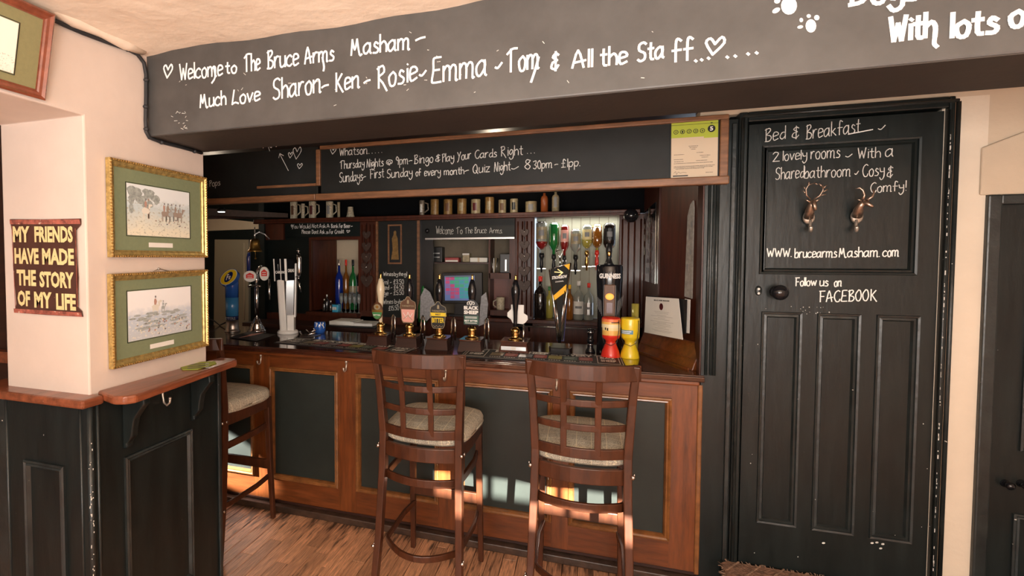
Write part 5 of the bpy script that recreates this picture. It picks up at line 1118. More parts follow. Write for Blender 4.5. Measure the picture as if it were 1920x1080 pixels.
# menu sheets and clipboard
def sheet(name, label, cat, px4, off, m, print_=None, depth=.002):
    base = (A0[0]+nA.x*off, A0[1]+nA.y*off); b2_ = (A1[0]+nA.x*off, A1[1]+nA.y*off)
    q = [atp(x_, y_, base, b2_) for x_, y_ in px4]
    o = MB().prism(q, nA*depth).build(name, m); tag(o, label, cat)
    return o, q
o, q = sheet('clipboard', 'black clipboard behind the white menu at the bar end', 'clipboard', [(1222, 626), (1285, 626), (1287, 562), (1214, 554)], .018, M['black'], depth=.005)
o, q = sheet('menu', 'white printed menu sheet standing against bar-end panelling', 'menu', [(1208, 623), (1280, 637), (1272, 560), (1211, 556)], .006, M['paper'])
def mq(u, v): return q[0].lerp(q[1], u).lerp(q[3].lerp(q[2], u), v)-nA*.0016
mb = MB(); a, b = mq(.28, .90), mq(.74, .905); printed(mb, 'BRUCE ARMS MASHAM', a, (b-a).normalized(), UZ, (b-a).length, .008, bold=.02)
mb.poly([mq(.5, .76)+(mq(.6, .76)-mq(.5, .76)).normalized()*.019*math.cos(k*PI/8)+UZ*.019*math.sin(k*PI/8) for k in range(16)], 1)
random.seed(9)
for v in (.62, .58, .53, .50, .46, .42, .36, .33, .30, .26, .22, .18, .13, .10): w0 = random.uniform(.10, .34); u = .5-w0; mb.add([mq(u, v), mq(.5+w0, v), mq(.5+w0, v+.006), mq(u, v+.006)], [(0, 1, 2, 3)], 2)
mb.build('printing', [M['black'], M['maroon'], mat('grey_ink', (.4, .38, .35), .7)], o)
o, q = sheet('paper_sheet', 'narrow white sheet of paper right of the black clipboard', 'paper', [(1281, 623), (1292, 625), (1294, 562), (1284, 560)], .030, M['paper'])
a0, a1 = (A0[0]+nA.x*.06, A0[1]+nA.y*.06), (A1[0]+nA.x*.06, A1[1]+nA.y*.06)
q = [atp(x_, y_, a0, a1) for x_, y_ in ((1283, 556), (1296, 560), (1300, 390), (1299, 376), (1294, 384), (1289, 405))]
o = MB().prism(q, nA*.008).build('arched_plaque', M['plaque_grey']); tag(o, 'tall narrow arched plaque with dark blotched picture beside black boarding', 'plaque')
mb = MB(); random.seed(5)
q2 = [atp(x_, y_, a0, a1) for x_, y_ in ((1289, 500), (1295, 470), (1293, 440), (1297, 420))]
for p_ in q2:
    for k in range(4): c = p_+UZ*random.uniform(-.02, .02)-nA*.001; mb.poly([c+dirA*random.uniform(.004, .01)*math.cos(j*PI/4)+UZ*random.uniform(.006, .016)*math.sin(j*PI/4)-nA*.0004*k for j in range(8)])
mb.build('dark_picture', M['print_ink'], o)
# ================================================================ back bar
bb_ = thing('back_bar', 'dark wood back bar with shelves, alcoves and chalk panels', None, kind='structure'); bb_.name = 'wall_back_bar'
fx = lambda px_, Y=YF: at(px_, 500, Y=Y).x
fz = lambda px_, py_, Y=YF: at(px_, py_, Y=Y).z
ZSH = fz(870, 404)         # mug shelf
ZLD = fz(1080, 601)        # bottle ledge
YK = 4.46
print('shelf', ZSH, 'ledge', ZLD)
MB().box((fx(495), YF-.16, ZSH-.025), (fx(1195), YK, ZSH)).build('mug_shelf', M['wood_red'], bb_, bevel=.004)
MB().box((fx(495), YF-.165, ZSH-.040), (fx(1195), YF-.12, ZSH-.022)).build('shelf_lip', M['wood_red'], bb_, bevel=.004)
MB().box((fx(495), YK, ZSH), (fx(1260), YK+.03, 2.35)).build('upper_back', M['black_matt'], bb_)
# chalk sign over hatch
def panel(name, x0, y0, x1, y1, m, Y=YF, d=.03, parent=bb_, bevel=0):
    a, b = fx(x0, Y), fx(x1, Y); za = at((x0+x1)/2, y1, Y=Y).z; zb = at((x0+x1)/2, y0, Y=Y).z
    return MB().box((a, Y, za), (b, Y+d, zb)).build(name, m, parent, bevel=bevel), a, b, za, zb
zlow = .5
panel('dark_panel', 495, 412, 583, 900, M['slate_dark'], Y=YF+.01)
panel('post', 492, 412, 532, 450, M['wood_red'], Y=YF-.03)
sgn, *_ = panel('sign_panel', 533, 413, 676, 444, M['slate_dark'], Y=YF-.004)
mb = MB(); Ps = ('Y', YF-.004)
for w_, a, b, h in (('You', (548, 428), (559, 428), 7), ('Would', (562, 428), (582, 428), 8), ('Not', (585, 427), (597, 427), 7), ('Ask', (599, 427), (611, 427), 7), ('A', (613, 427), (618, 427), 7), ('Bank', (621, 427), (634, 427), 7), ('For', (636, 427), (643, 427), 7), ('Beer', (645, 427), (657, 427), 7), ('-', (658, 427), (661, 427), 7),
                    ('Please', (566, 438), (582, 438), 7), ('Dont', (585, 438), (597, 438), 7), ('Ask', (600, 438), (609, 438), 7), ('Us', (611, 438), (616, 438), 6), ('For', (618, 438), (625, 438), 7), ('Credit', (628, 438), (645, 437), 7), ('^', (650, 437), (656, 437), 6), ('^', (546, 427), (549, 427), 6)): write(mb, w_, a, b, h, .0042, Ps)
mb.build('chalk_lettering', M['chalk'], sgn)
# hatch (open alcove) with wooden frame
fr_ = lambda name, x0, y0, x1, y1, m, w=.03: MB().ring((0, YF, 0), UX, UZ, -UY, fx(x0), fz(x0, y1), fx(x1), fz(x1, y0), [(0, -.05), (0, .012), (w, .012), (w, -.2)]).build(name, m, bb_)
MB().box((fx(583), YF, fz(600, 450)), (fx(676), YF+.03, ZSH)).build('header', M['wood_red'], bb_)
MB().ring((0, YF-.002, 0), UX, UZ, -UY, fx(581), ZLD-.02, fx(677), fz(630, 445), [(0, -.03), (0, .012), (.02, .012), (.02, -.2)]).build('hatch_frame', M['wood_red'], bb_)
MB().box((fx(583), YK+.15, ZLD-.1), (fx(678), YK+.18, ZSH)).build('hatch_back', M['cream_wall'], bb_)
MB().prism([(fx(585), YF+.02, ZLD), (fx(630, YK+.12), YK+.12, ZLD), (fx(630, YK+.12), YK+.14, ZLD), (fx(583), YF+.04, ZLD)], (0, 0, ZSH-ZLD)).build('hatch_side', M['wood_red'], bb_)
MB().box((fx(677)+.12, YF, ZLD), (fx(677)+.14, YK+.15, ZSH)).build('hatch_side', M['wood_red'], bb_)
# fluted posts
def post(x0, x1):
    a, b = fx(x0), fx(x1); MB().box((a, YF-.02, ZLD-.1), (b, YF+.04, ZSH-.02)).build('post', M['wood_red'], bb_, bevel=.003)
    mb = MB(); n = 4
    for k in range(n): c = a+(b-a)*(k+.5)/n; mb.tube([(c, YF-.02, ZLD+.02), (c, YF-.02, ZSH-.06)], .006, 6)
    mb.build('fluting', M['wood_red'], bb_)
post(677, 707); post(967, 1001); post(1160, 1206)
# wine list panel
MB().box((fx(707), YF, ZLD-.6), (fx(783), YF+.03, ZSH-.02)).build('chalk_panel', M['board_black'], bb_)
MB().box((fx(706), YF-.02, ZLD-.6), (fx(710), YF, ZSH-.02)).box((fx(783), YF-.02, ZLD-.6), (fx(788), YF+.2, ZSH-.02)).build('edge_strip', M['wood_frame'], bb_)
mb = MB(); Pw = ('Y', YF)
for w_, a, b, h in (('Wines', (719, 517), (737, 517), 7), ('by', (739, 517), (746, 517), 7), ('the', (748, 517), (756, 517), 7), ('gl', (758, 517), (763, 517), 7), ('Sml - £3.50', (715, 533), (757, 532), 8), ('Med - £4.50', (715, 543), (757, 542), 8), ('Lge - £5.50', (715, 554), (757, 552), 8), ('Wines', (719, 570), (737, 569), 8), ('by', (740, 569), (747, 569), 8), ('bottle', (749, 569), (766, 568), 8), ('£15.50', (729, 582), (748, 581), 8)): write(mb, w_, a, b, h, .005, Pw)
mb.build('chalk_lettering', M['chalk_dim'], bb_)
# small religious-looking figure panel picture
t = thing('framed_picture', 'narrow dark picture of standing figure, above the wine price list', 'picture', at(740, 495, Y=YF))
z0_, z1_ = fz(740, 495), fz(740, 421); MB().ring((0, YF, 0), UX, UZ, -UY, fx(728), z0_, fx(754), z1_, [(0, 0), (0, .012), (.012, .012), (.014, .004)]).build('frame', M['wood_frame'], t)
MB().box((fx(728)+.01, YF-.005, z0_+.01), (fx(754)-.01, YF-.001, z1_-.01)).build('print', M['black'], t)
mb = MB(); cx_ = (fx(728)+fx(754))/2; zm = (z0_+z1_)/2
mb.poly([(cx_+a, YF-.0065, zm+b) for a, b in ((-.035, -.13), (.035, -.13), (.03, -.05), (.025, .05), (.012, .08), (.012, .11), (-.01, .11), (-.012, .08), (-.028, .05), (-.02, -.04))]); mb.ball((cx_, YF-.006, zm+.10), (.013, .001, .016)); mb.build('printed_figures', M['stoneware'], t)
# centre sign
a0_ = fx(795); a1_ = fx(966)
t = thing('sign_board', 'small black chalk sign reading Welcome To The Bruce Arms on back bar', 'sign', (a0_, YF-.06, fz(880, 447)))
MB().box((a0_, YF-.055, fz(880, 447)), (a1_, YF-.03, fz(880, 411))).build('board', M['board_black'], t)
MB().box((a0_+.03, YF-.07, fz(880, 449)), (a1_, YF-.03, fz(880, 446))).build('metal_edge', M['steel'], t)
mb = MB(); Pc = ('Y', YF-.055)
for w_, a, b, h in (('Welcome', (818, 438), (850, 439), 14), ('To', (856, 438), (867, 438), 12), ('The', (872, 438), (886, 437), 11), ('Bruce', (890, 437), (912, 437), 11), ('Arms.', (918, 437), (942, 437), 10)): write(mb, w_, a, b, h, .003, Pc)
mb.build('chalk_lettering', M['chalk_dim'], t)
MB().ball(at(801, 433, Y=YF-.07), .020, seg=12).build('round_bell', M['black_gloss'], t)
# centre alcove and pigeonholes
MB().box((fx(788), YK, ZLD-.3), (fx(968), YK+.03, ZSH)).build('alcove_back', M['alcove_dark'], bb_)
MB().box((fx(788), YF, ZLD-.3), (fx(812), YF+.03, ZSH)).build('alcove_side', M['black'], bb_)
MB().box((fx(916), YF+.0, ZLD-.1), (fx(919), YK, ZSH)).box((fx(955), YF, ZLD-.1), (fx(968), YK, ZSH)).build('divider', M['wood_red'], bb_)
MB().box((fx(812), YF+.04, fz(860, 495)), (fx(916), YK, fz(860, 492))).build('alcove_shelf', M['wood_dark'], bb_)
MB().box((fx(917), YF, fz(940, 523)), (fx(958), YK, fz(940, 512))).box((fx(917), YF, fz(940, 592)), (fx(968), YK, fz(940, 582))).build('pigeonhole_shelf', M['wood_red'], bb_)
MB().box((fx(919), YK-.02, ZLD-.1), (fx(957), YK, fz(940, 515))).build('pigeonhole_back', mat('red_panel', (.16, .035, .018), .4), bb_)
# lit alcove
MB().box((fx(1001), YK, ZLD), (fx(1160)+.08, YK+.03, ZSH)).build('alcove_back', M['alcove_back'], bb_)
mb = MB()
for k in range(12): c = fx(1001)+k*.068; mb.box((c, YK-.002, ZLD), (c+.003, YK, ZSH))
mb.build('board_joint', M['alcove_dark'], bb_)
MB().box((fx(790), YF-.06, ZLD-.03), (fx(1206), YK, ZLD)).build('bottle_ledge', M['wood_red'], bb_, bevel=.004)
MB().box((fx(495), YF-.02, .5), (fx(1206), YF+.02, ZLD-.03)).build('lower_front', M['wood_red'], bb_)
mb = MB()
for k in range(26): c = fx(985)+k*.042; mb.box((c, YF-.026, .9), (c+.03, YF-.02, ZLD-.05))
mb.build('reeded_boarding', M['wood_red'], bb_)
MB().tube([(fx(970), YF-.07, ZLD-.05), (fx(1120), YF-.07, ZLD-.05)], .005, 8).build('rail', M['steel'], bb_)
# back counter shelf left of posts, carrying papers
MB().box((fx(495), YF-.34, ZLD-.12), (fx(790), YF, ZLD-.09)).build('back_counter', M['wood_dark'], bb_)
# right return with mirror
xr0 = fx(1206)
MB().prism([(xr0, YF, .9), (A0[0]+.10, 3.42, .9), (A0[0]+.14, 3.42, .9), (xr0+.05, YF, .9)], (0, 0, 1.3)).build('return_wall', M['wood_red'], bb_)
ra, rb = (xr0-.004, YF), (A0[0]+.096, 3.42)
q = [atp(x_, y_, ra, rb) for x_, y_ in ((1203, 525), (1229, 532), (1231, 378), (1204, 402))]
mr = thing('mirror', 'narrow speckled mirror reflecting bottles in the right return of back bar', 'mirror', q[0])
MB().prism(q, (-.004, 0, 0)).build('mirror_glass', M['mirror'], mr)
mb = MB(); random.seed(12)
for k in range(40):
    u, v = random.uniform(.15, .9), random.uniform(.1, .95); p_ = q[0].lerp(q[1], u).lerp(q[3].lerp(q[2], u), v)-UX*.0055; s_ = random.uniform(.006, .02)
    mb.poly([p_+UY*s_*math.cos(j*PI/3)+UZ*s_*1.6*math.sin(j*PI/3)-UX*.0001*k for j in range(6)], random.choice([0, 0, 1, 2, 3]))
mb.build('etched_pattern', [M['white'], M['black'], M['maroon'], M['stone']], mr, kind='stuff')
MB().ball(at(1183, 404, Y=YF-.16), .05, seg=14).build('lamp_globe', M['black_gloss'], bb_)
# heart garlands
def garland(label, px_, ys, s):
    p0 = at(px_, ys[0]-22, Y=YF-.03); t = thing('heart_garland', label, 'garland', p0, 'strings of metal hearts on back bar posts')
    x = p0.x; y = YF-.034
    MB().tube([(x, y, p0.z), (x, y, at(px_, ys[-1], Y=y).z)], .0022, 5).tube([(x-.022, y, at(px_, ys[0], Y=y).z), (x-.022, y, at(px_, ys[-1], Y=y).z)], .0018, 5).tube([(x+.022, y, at(px_, ys[0], Y=y).z), (x+.022, y, at(px_, ys[-1], Y=y).z)], .0018, 5).build('cord', M['black'], t)
    for i, yy_ in enumerate(ys):
        c = at(px_, yy_, Y=y); k_ = s*(1+.12*i)
        MB().prism([(x+k_*a, y-.010, c.z+k_*b) for a, b in ((0, -.036), (.02, -.018), (.034, .006), (.030, .022), (.016, .028), (0, .014), (-.016, .028), (-.030, .022), (-.034, .006), (-.02, -.018))], (0, .008, 0)).build('heart', M['heart_metal'], t, bevel=.002)
        MB().ball((x, y-.014, c.z+.005), .006, seg=8).build('bead', M['chrome'], t)
garland('string of brown metal hearts on post left of the bright bottle alcove', 984, (436, 459, 482, 508, 535), 1.0)
garland('string of brown metal hearts on post right of the glasses hatch', 688, (440, 462, 482, 502, 526), 1.15)
# ---------------- bottles
def bottle(label, px_, Y, zb, h, r, glass, cap, lab=None, group=None, lip=.32, square=False, seg=16):
    a = at(px_, 550, Y=Y); x = a.x; t = thing('bottle', label, 'bottle', (x, Y, zb), group)
    pr = [(r*.9, 0), (r, .01), (r, h*.58), (r*.86, h*.66), (r*lip, h*.76), (r*lip*.9, h*.9), (0, h*.9)]
    MB().lathe([(p_[0], zb+p_[1]) for p_ in pr], (x, Y, 0), 4 if square else seg, smooth=not square).build('glass_body', glass, t)
    MB().lathe([(r*lip, zb+h*.88), (r*lip*1.1, zb+h*.9), (r*lip*1.1, zb+h), (0, zb+h)], (x, Y, 0), 12).build('cap', cap, t)
    if lab:
        mb = MB(); wrap(mb, x, Y, r+.001, A(-165), A(-15), zb+h*.15, zb+h*.48, 0, 10); wrap(mb, x, Y, r+.0016, A(-130), A(-50), zb+h*.30, zb+h*.36, 1, 6); mb.build('label', [lab, M['print_ink']], t)
    return t
GL = 'upright bottles on the ledge of the bright alcove'
z0 = ZLD; Yb = YF+.06
bottle('dark wine-coloured bottle with red neck on ledge, leftmost of the upright ones', 1013, Yb-.05, z0, .335, .047, M['glass_dark'], M['red'], None, GL)
bottle('pale green bottle half hidden behind the V-shaped font', 1030, Yb+.05, z0, .25, .030, M['glass_yellow'], M['green'], None, GL)
bottle('orange liqueur bottle peeking out right of the V-shaped font', 1068, Yb, z0, .27, .030, M['glass_amber'], M['amber_yellow'], None, GL)
bottle('clear rum bottle with cream label on ledge, left of the red-capped one', 1085, Yb, z0, .30, .036, M['glass_pale'], M['white'], M['paper'], GL)
bottle('clear vodka bottle with red cap and silver label on the ledge', 1104, Yb, z0, .285, .036, M['glass_pale'], M['red'], M['steel'], GL)
# optics: inverted bottles
def optic(label, px_, ytop, h, r, glass, lab, liquid=None, level=.4, measure='black', yoff=0, square=False):
    r *= 1.06; Y = YK-.085+yoff; a = at(px_, ytop, Y=Y); x, zt_ = a.x, a.z; t = thing('optic_bottle', label, 'bottle', (x, Y, zt_-h), 'upside-down spirit bottles on optics in bright alcove')
    r0 = r*.3
    pr = [(0, 0), (r*.92, 0), (r, -.008), (r, -h*.58), (r*.8, -h*.68), (r0, -h*.78), (r0, -h)]
    MB().lathe([(p_[0], zt_+p_[1]) for p_ in pr], (x, Y, 0), 16, sy=.8 if square else 1).build('glass_body', glass, t)
    if liquid: MB().lathe([(r*1.004, zt_-h*(1-level)), (r*1.004, zt_-h*.58), (r*.81, zt_-h*.69), (r0*1.05, zt_-h*.785)], (x, Y, 0), 16).build('liquid', liquid, t)
    if lab:
        mb = MB(); c = Vector((x, Y-r-.0012, zt_-h*.3))
        wrap(mb, x, Y, r+.0012, A(-150), A(-30), zt_-h*.48, zt_-h*.12, 0, 8); wrap(mb, x, Y, r+.0018, A(-115), A(-65), zt_-h*.38, zt_-h*.22, 1, 5); mb.build('label', [lab, M['print_ink']], t)
    zo = zt_-h
    MB().lathe([(r0*1.2, zo+.03), (r0*1.5, zo+.01), (r0*1.5, zo), (r0, zo-.01), (.010, zo-.03), (.014, zo-.05), (.014, zo-.085), (.008, zo-.095), (.006, zo-.125), (0, zo-.125)], (x, Y, 0), 12).build('optic_measure', M[measure], t)
    MB().box((x-.035, Y-.004, zo-.098), (x+.035, Y+.004, zo-.090)).box((x-.012, Y, zo-.02), (x+.012, YK, zo-.0)).build('optic_bar', M['steel'], t)
    MB().lathe([(0, 0), (r*.75, 0), (r*.75, .008), (0, .009)], (x, Y, zt_-.0), 14).build('bottle_base', M['chrome'], t)
optic('upside-down clear bottle with cream seal and dark red spirit, leftmost optic', 1016, 418, .27, .044, M['glass_pale'], M['stone'], M['glass_red'], .45)
optic('upside-down bright green bottle on optic, second from left', 1039, 420, .27, .038, M['glass_green'], None); 
optic('upside-down dark red bottle on optic behind V-shaped font', 1059, 424, .26, .030, M['glass_red'], M['pink'])
optic('upside-down clear bottle with arched pale label, middle optic', 1080, 432, .22, .038, M['glass_pale'], M['stone'], None)
mb = None
optic('upside-down clear bottle with script label and gilt fan-shaped measure', 1101, 424, .22, .036, M['glass_pale'], M['cream_letter'], M['glass_yellow'], .6, 'brass')
optic('upside-down amber bottle with red cap on optic, second from right', 1120, 423, .22, .034, M['glass_yellow'], None, M['glass_amber'], .95, 'red')
optic('upside-down square bottle with black whiskey label, rightmost optic', 1143, 421, .25, .042, M['glass_dark'], M['black'], None, square=True)
# hatch bottles and glasses
GH = 'bottles in the glasses hatch'; zh = ZLD-.0; Yh = YK-.02
MB().box((fx(583), YF-.10, ZLD-.03), (fx(677), YK+.15, ZLD)).build('hatch_shelf', M['wood_red'], bb_)
bottle('blue gin bottle standing in hatch above the stemmed glasses', 636, Yh, zh, .46, .038, M['glass_blue'], M['silver_worn'], None, GH)
bottle('tall amber bottle in hatch between the blue and green ones', 649, Yh+.05, zh, .46, .030, M['glass_amber'], M['red'], None, GH)
bottle('dark green bottle with pale label in hatch', 662, Yh, zh, .46, .036, M['glass_green'], M['black'], M['stone'], GH)
bottle('dark bottle with red top at right edge of hatch', 674, Yh+.08, zh, .45, .030, M['glass_dark'], M['red'], M['pink'], GH)
bottle('small white-topped bottle at left of hatch, taller of three', 613, YF-.02, zh, .15, .018, M['glass_dark'], M['white'], None, GH)
bottle('small dark bottle with pale cap at far left of hatch', 608, YF-.05, zh, .115, .016, M['glass_dark'], M['silver_worn'], None, GH)
bottle('small dark bottle beside the turquoise box in hatch', 620, YF-.05, zh, .10, .016, M['glass_dark'], M['white'], None, GH)
a = at(628, 572, Y=YF-.03); bx_ = MB().box((a.x-.05, YF-.05, ZLD), (a.x+.04, YF+.02, ZLD+.065)).build('small_box', M['cyan'], bevel=.004); tag(bx_, 'small turquoise box in front of the stemmed glasses', 'box')
mb = MB().box((a.x-.035, YF-.0515, ZLD+.02), (a.x+.025, YF-.0505, ZLD+.045)); mb.build('box_print', M['chalk_dim'], bx_)
gt = None
for k in range(9):
    px_ = 640+(k % 5)*8.2; Y = YF-.05+.055*(k//5)
    x = at(px_, 560, Y=Y).x
    if not gt:
        gt = thing('wine_glass', 'stemmed glass in cluster on hatch shelf below the blue bottle', 'glass', (x, Y, ZLD), 'stemmed glasses crowded in the hatch')
        MB().lathe([(.015, ZLD), (.015, ZLD+.002), (.004, ZLD+.006), (.0035, ZLD+.075)], (x, Y, 0), 12).build('stem', M['glass_clear'], gt)
        MB().lathe([(.004, ZLD+.075), (.012, ZLD+.085), (.0165, ZLD+.12), (.014, ZLD+.165), (.0135, ZLD+.165), (.0155, ZLD+.12), (.011, ZLD+.088)], (x, Y, 0), 14).build('bowl', M['glass_clear'], gt)
    else: g2 = copy_tree(gt); g2.location = (x, Y, ZLD)
    (g2 if k else gt)['label'] = '%s stemmed glass from left, %s row of the hatch glasses' % (('first', 'second', 'third', 'fourth', 'fifth')[k % 5], 'back' if k > 4 else 'front')
# papers on the back counter
zc_ = ZLD-.09
for nm, lb, x0, x1, hh, m in (('paper_stack', 'loose stack of white papers on back counter, left of white booklet', 622, 668, .03, M['paper']), ('booklet', 'white booklet lying on dark tray, right of loose papers', 668, 702, .022, M['white'])):
    a, b = at(x0, 600, Y=YF-.25).x, at(x1, 600, Y=YF-.25).x
    o = MB().box((a, YF-.30, zc_+.012), (b, YF-.10, zc_+.012+hh)).build(nm, m, bevel=.003); tag(o, lb, 'paper')
    for j in range(3 if nm == 'paper_stack' else 1):
        MB().prism([(a+.01+.02*j, YF-.31, zc_+.012+hh+.003*j), (b-.04+.01*j, YF-.32, zc_+.012+hh+.003*j), (b-.02, YF-.12, zc_+.012+hh+.003*j), (a+.03, YF-.13, zc_+.012+hh+.003*j)], (0, 0, .002)).build('sheet', m, o)
a, b = at(618, 600, Y=YF-.25).x, at(706, 600, Y=YF-.25).x
o = MB().box((a-.01, YF-.33, zc_), (b+.02, YF-.06, zc_+.010)).build('tray', M['black'], bevel=.003); tag(o, 'dark tray holding the papers on back counter', 'tray')
# POS screen
t = thing('till_screen', 'lit till touchscreen with coloured key grid behind the pumps', 'till', (at(862, 580, Y=YF).x, YF, ZLD))
ys = YF-.02; c = [at(x_, y_, Y=ys) for x_, y_ in ((832, 566), (893, 566), (892, 514), (831, 515))]
MB().prism([v+Vector((a, .003, b)) for v, (a, b) in zip(c, ((-.012, -.014), (.05, -.014), (.05, .014), (-.012, .014)))], (0, .04, 0)).build('screen_case', M['black'], t, bevel=.004)
MB().prism([at(x_, y_, Y=ys+.01) for x_, y_ in ((850, 600), (876, 600), (872, 566), (854, 566))], (0, .04, 0)).box((c[0].x+.05, ys-.02, ZLD), (c[1].x-.05, ys+.09, ZLD+.015)).build('stand', M['black'], t)
kc = [mat('key_%s' % n, v, .4, emit=.2) for n, v in (('pink', (.55, .08, .22)), ('green', (.06, .42, .24)), ('teal', (.05, .36, .42)), ('blue', (.14, .22, .50)), ('violet', (.28, .16, .42)), ('grey', (.16, .18, .22)))]
random.seed(6); mb = MB()
def scr(u0, v0, u1, v1, mi, o):
    f2 = lambda u, v: c[0].lerp(c[1], u).lerp(c[3].lerp(c[2], u), v)-UY*o
    mb.add([f2(u0, v0), f2(u1, v0), f2(u1, v1), f2(u0, v1)], [(0, 1, 2, 3)], mi)
scr(.04, .05, .96, .95, 3, .001)
lay = ['PPGGGB', 'PGGTGB', 'VPGGTB', 'PPPTGT', 'VPPTTG', 'BPVTTG']
for j, row in enumerate(lay):
    for i, ch in enumerate(row): scr(.07+i*.145, .80-j*.135, .07+i*.145+.13, .80-j*.135+.115, 'PGTBVX'.index(ch), .002)
scr(.05, .90, .95, .94, 5, .002)
mb.build('key_grid', kc, t)
# things on the alcove shelf and pigeonholes
zs_ = fz(860, 492); Y_ = YF+.12
def boxthing(name, label, cat, x0, x1, y0, y1, m, Y=Y_, d=.12, zb=None, parts=()):
    a, b = at(x0, y1, Y=Y), at(x1, y0, Y=Y); zz = a.z if zb is None else zb
    o = MB().box((a.x, Y, zz), (b.x, Y+d, b.z)).build(name, m, bevel=.004); tag(o, label, cat)
    for nm, u0, v0, u1, v1, mm in parts:
        MB().box((a.x+(b.x-a.x)*u0, Y-.003, zz+(b.z-zz)*v0), (a.x+(b.x-a.x)*u1, Y, zz+(b.z-zz)*v1)).build(nm, mm, o)
    return o
boxthing('card_machine', 'black device with grey front on upper alcove shelf', 'device', 806, 829, 463, 492, M['black'], zb=zs_, parts=(('front_strip', .1, .55, .8, .62, M['steel']), ('front_strip', .1, .3, .8, .36, M['steel'])))
boxthing('red_book', 'red and white book lying on alcove shelf', 'book', 834, 860, 483, 492, mat('book_red', (.35, .05, .05), .5), zb=zs_, parts=(('pages', .05, .1, .95, .45, M['paper']),))
boxthing('small_tub', 'small pale round tub on alcove shelf', 'tub', 867, 880, 475, 492, M['stone'], zb=zs_, parts=(('lid', 0, .8, 1, 1, M['paper']),))
boxthing('cardboard_box', 'long flat white box on alcove shelf, right of tub', 'box', 881, 914, 483, 492, M['paper'], zb=zs_, parts=(('tape', .45, 0, .55, 1, M['cert_paper']),))
boxthing('file_holder', 'black file holder with dark spines in upper pigeonhole', 'holder', 937, 957, 476, 512, M['black'], zb=fz(940, 512), Y=YF+.05, parts=(('label_strip', .5, .1, .65, .7, M['steel']),))
t = thing('pen_bundle', 'bundle of pens leaning in the upper pigeonhole', 'pens', at(926, 512, Y=YF+.06))
for x0, x1, m in ((922, 925, M['steel']), (926, 926, M['paper']), (930, 927, M['stone']), (933, 930, M['steel'])): MB().tube([at(x1, 511, Y=YF+.06), at(x0, 484, Y=YF+.08)], .004, 6).build('pen', m, t)
a = at(938, 582, Y=YF+.05); t = thing('mug', 'white mug with dark pattern in the lower pigeonhole', 'mug', (a.x, YF+.06, fz(940, 582)))
MB().lathe([(.030, 0), (.033, .01), (.034, .10), (.030, .10), (.028, .02)], (a.x, YF+.06, fz(940, 582)), 16).build('mug_body', M['mug_flowers'], t)
MB().tube([(a.x-.033, YF+.05, fz(940, 582)+.08), (a.x-.055, YF+.05, fz(940, 582)+.065), (a.x-.055, YF+.05, fz(940, 582)+.035), (a.x-.033, YF+.05, fz(940, 582)+.02)], .005, 6).build('mug_handle', M['mug_flowers'], t)
# tea towel / bottles below the alcove, near the till
t = thing('soda_siphon', 'cluttered dark green bottle with cloth beside the wine list', 'bottle', at(793, 590, Y=YF-.08))
MB().lathe([(.040, ZLD-.05), (.042, ZLD+.08), (.02, ZLD+.15), (.012, ZLD+.24), (0, ZLD+.25)], (at(793, 590, Y=YF-.08).x, YF-.08, 0), 14).build('glass_body', M['glass_green'], t)
MB().prism([at(x_, y_, Y=YF-.13) for x_, y_ in ((787, 598), (800, 602), (812, 590), (816, 572), (806, 548), (796, 540), (788, 556))], (0, .01, 0)).build('draped_cloth', M['cloth'], t, bevel=.003)
t = MB().prism([at(x_, y_, Y=YF-.10) for x_, y_ in ((897, 612), (912, 606), (915, 570), (911, 548), (902, 556))], (0, .02, 0)).build('bar_towel', M['cloth'], bevel=.003); tag(t, 'hanging pale blue-white cloth between the till and the pigeonholes', 'towel')
# ---------------- mug shelf
def mugthing(label, px_, ytop, hw_px, mats, handle=0, kind='mug', prof=None, name='mug', taper=1):
    Y = YF-.05; zb = ZSH; a = at(px_, ytop, Y=Y); x = a.x; h = max(a.z-zb, .05); r = hw_px*Y/F*.90*.95
    t = thing(name, label, kind, (x, Y, zb), 'mugs, jugs and jars along the high shelf')
    pr = prof(r, h) if prof else [(r, 0), (r, h*.04), (r*.98*taper, h*.5), (r*taper, h*.96), (r*taper*.97, h), (r*.86*taper, h), (r*.84, h*.1), (0, h*.08)]
    MB().lathe([(p_[0], zb+p_[1]) for p_ in pr], (x, Y, 0), 18).build('body', mats[0], t)
    if handle: MB().tube([(x+handle*r*.95, Y-.0, zb+h*.85), (x+handle*(r+.03), Y-.0, zb+h*.78), (x+handle*(r+.033), Y-.0, zb+h*.4), (x+handle*r*.95, Y, zb+h*.22)], .006, 8).build('handle', mats[0], t)
    if len(mats) > 1:
        mb = MB(); wrap(mb, x, Y, r*1.01, A(-115), A(-65), zb+h*.25, zb+h*.75, 0, 5); mb.build('painted_mark', mats[1], t)
    return t
fl = M['mug_flowers']
mugthing('painted floral mug, leftmost on the high shelf', 551, 378, 9, [fl, M['brown']], 1)
mugthing('narrow painted jug between the two leftmost floral mugs', 568, 382, 5, [fl], 1, 'jug', name='jug')
mugthing('painted floral mug, second large one from left on high shelf', 586, 378, 9, [fl, M['maroon']], 1)
mugthing('painted floral mug, third large one, with side handle', 618, 378, 9, [fl, M['print_ink']], 1)
mugthing('thin cream beaker right of the third floral mug', 635, 379, 3.5, [M['stone']], 0, 'beaker', name='beaker')
mugthing('squat speckled pot right of the floral mugs', 657, 388, 11, [fl], 0, 'pot', name='pot', taper=.6)
mugthing('small dark beer stein with pale crest, left of the jars', 791, 376, 6, [M['stein'], M['chalk_dim']], 1, 'stein', name='stein')
mugthing('plain ochre stoneware jar, first of the jar row', 815, 374, 9.5, [M['stoneware']], 0, 'jar', name='jar')
mugthing('dark-printed stoneware jar, second of the jar row', 840, 374, 10, [M['stoneware'], M['brown']], 0, 'jar', name='jar')
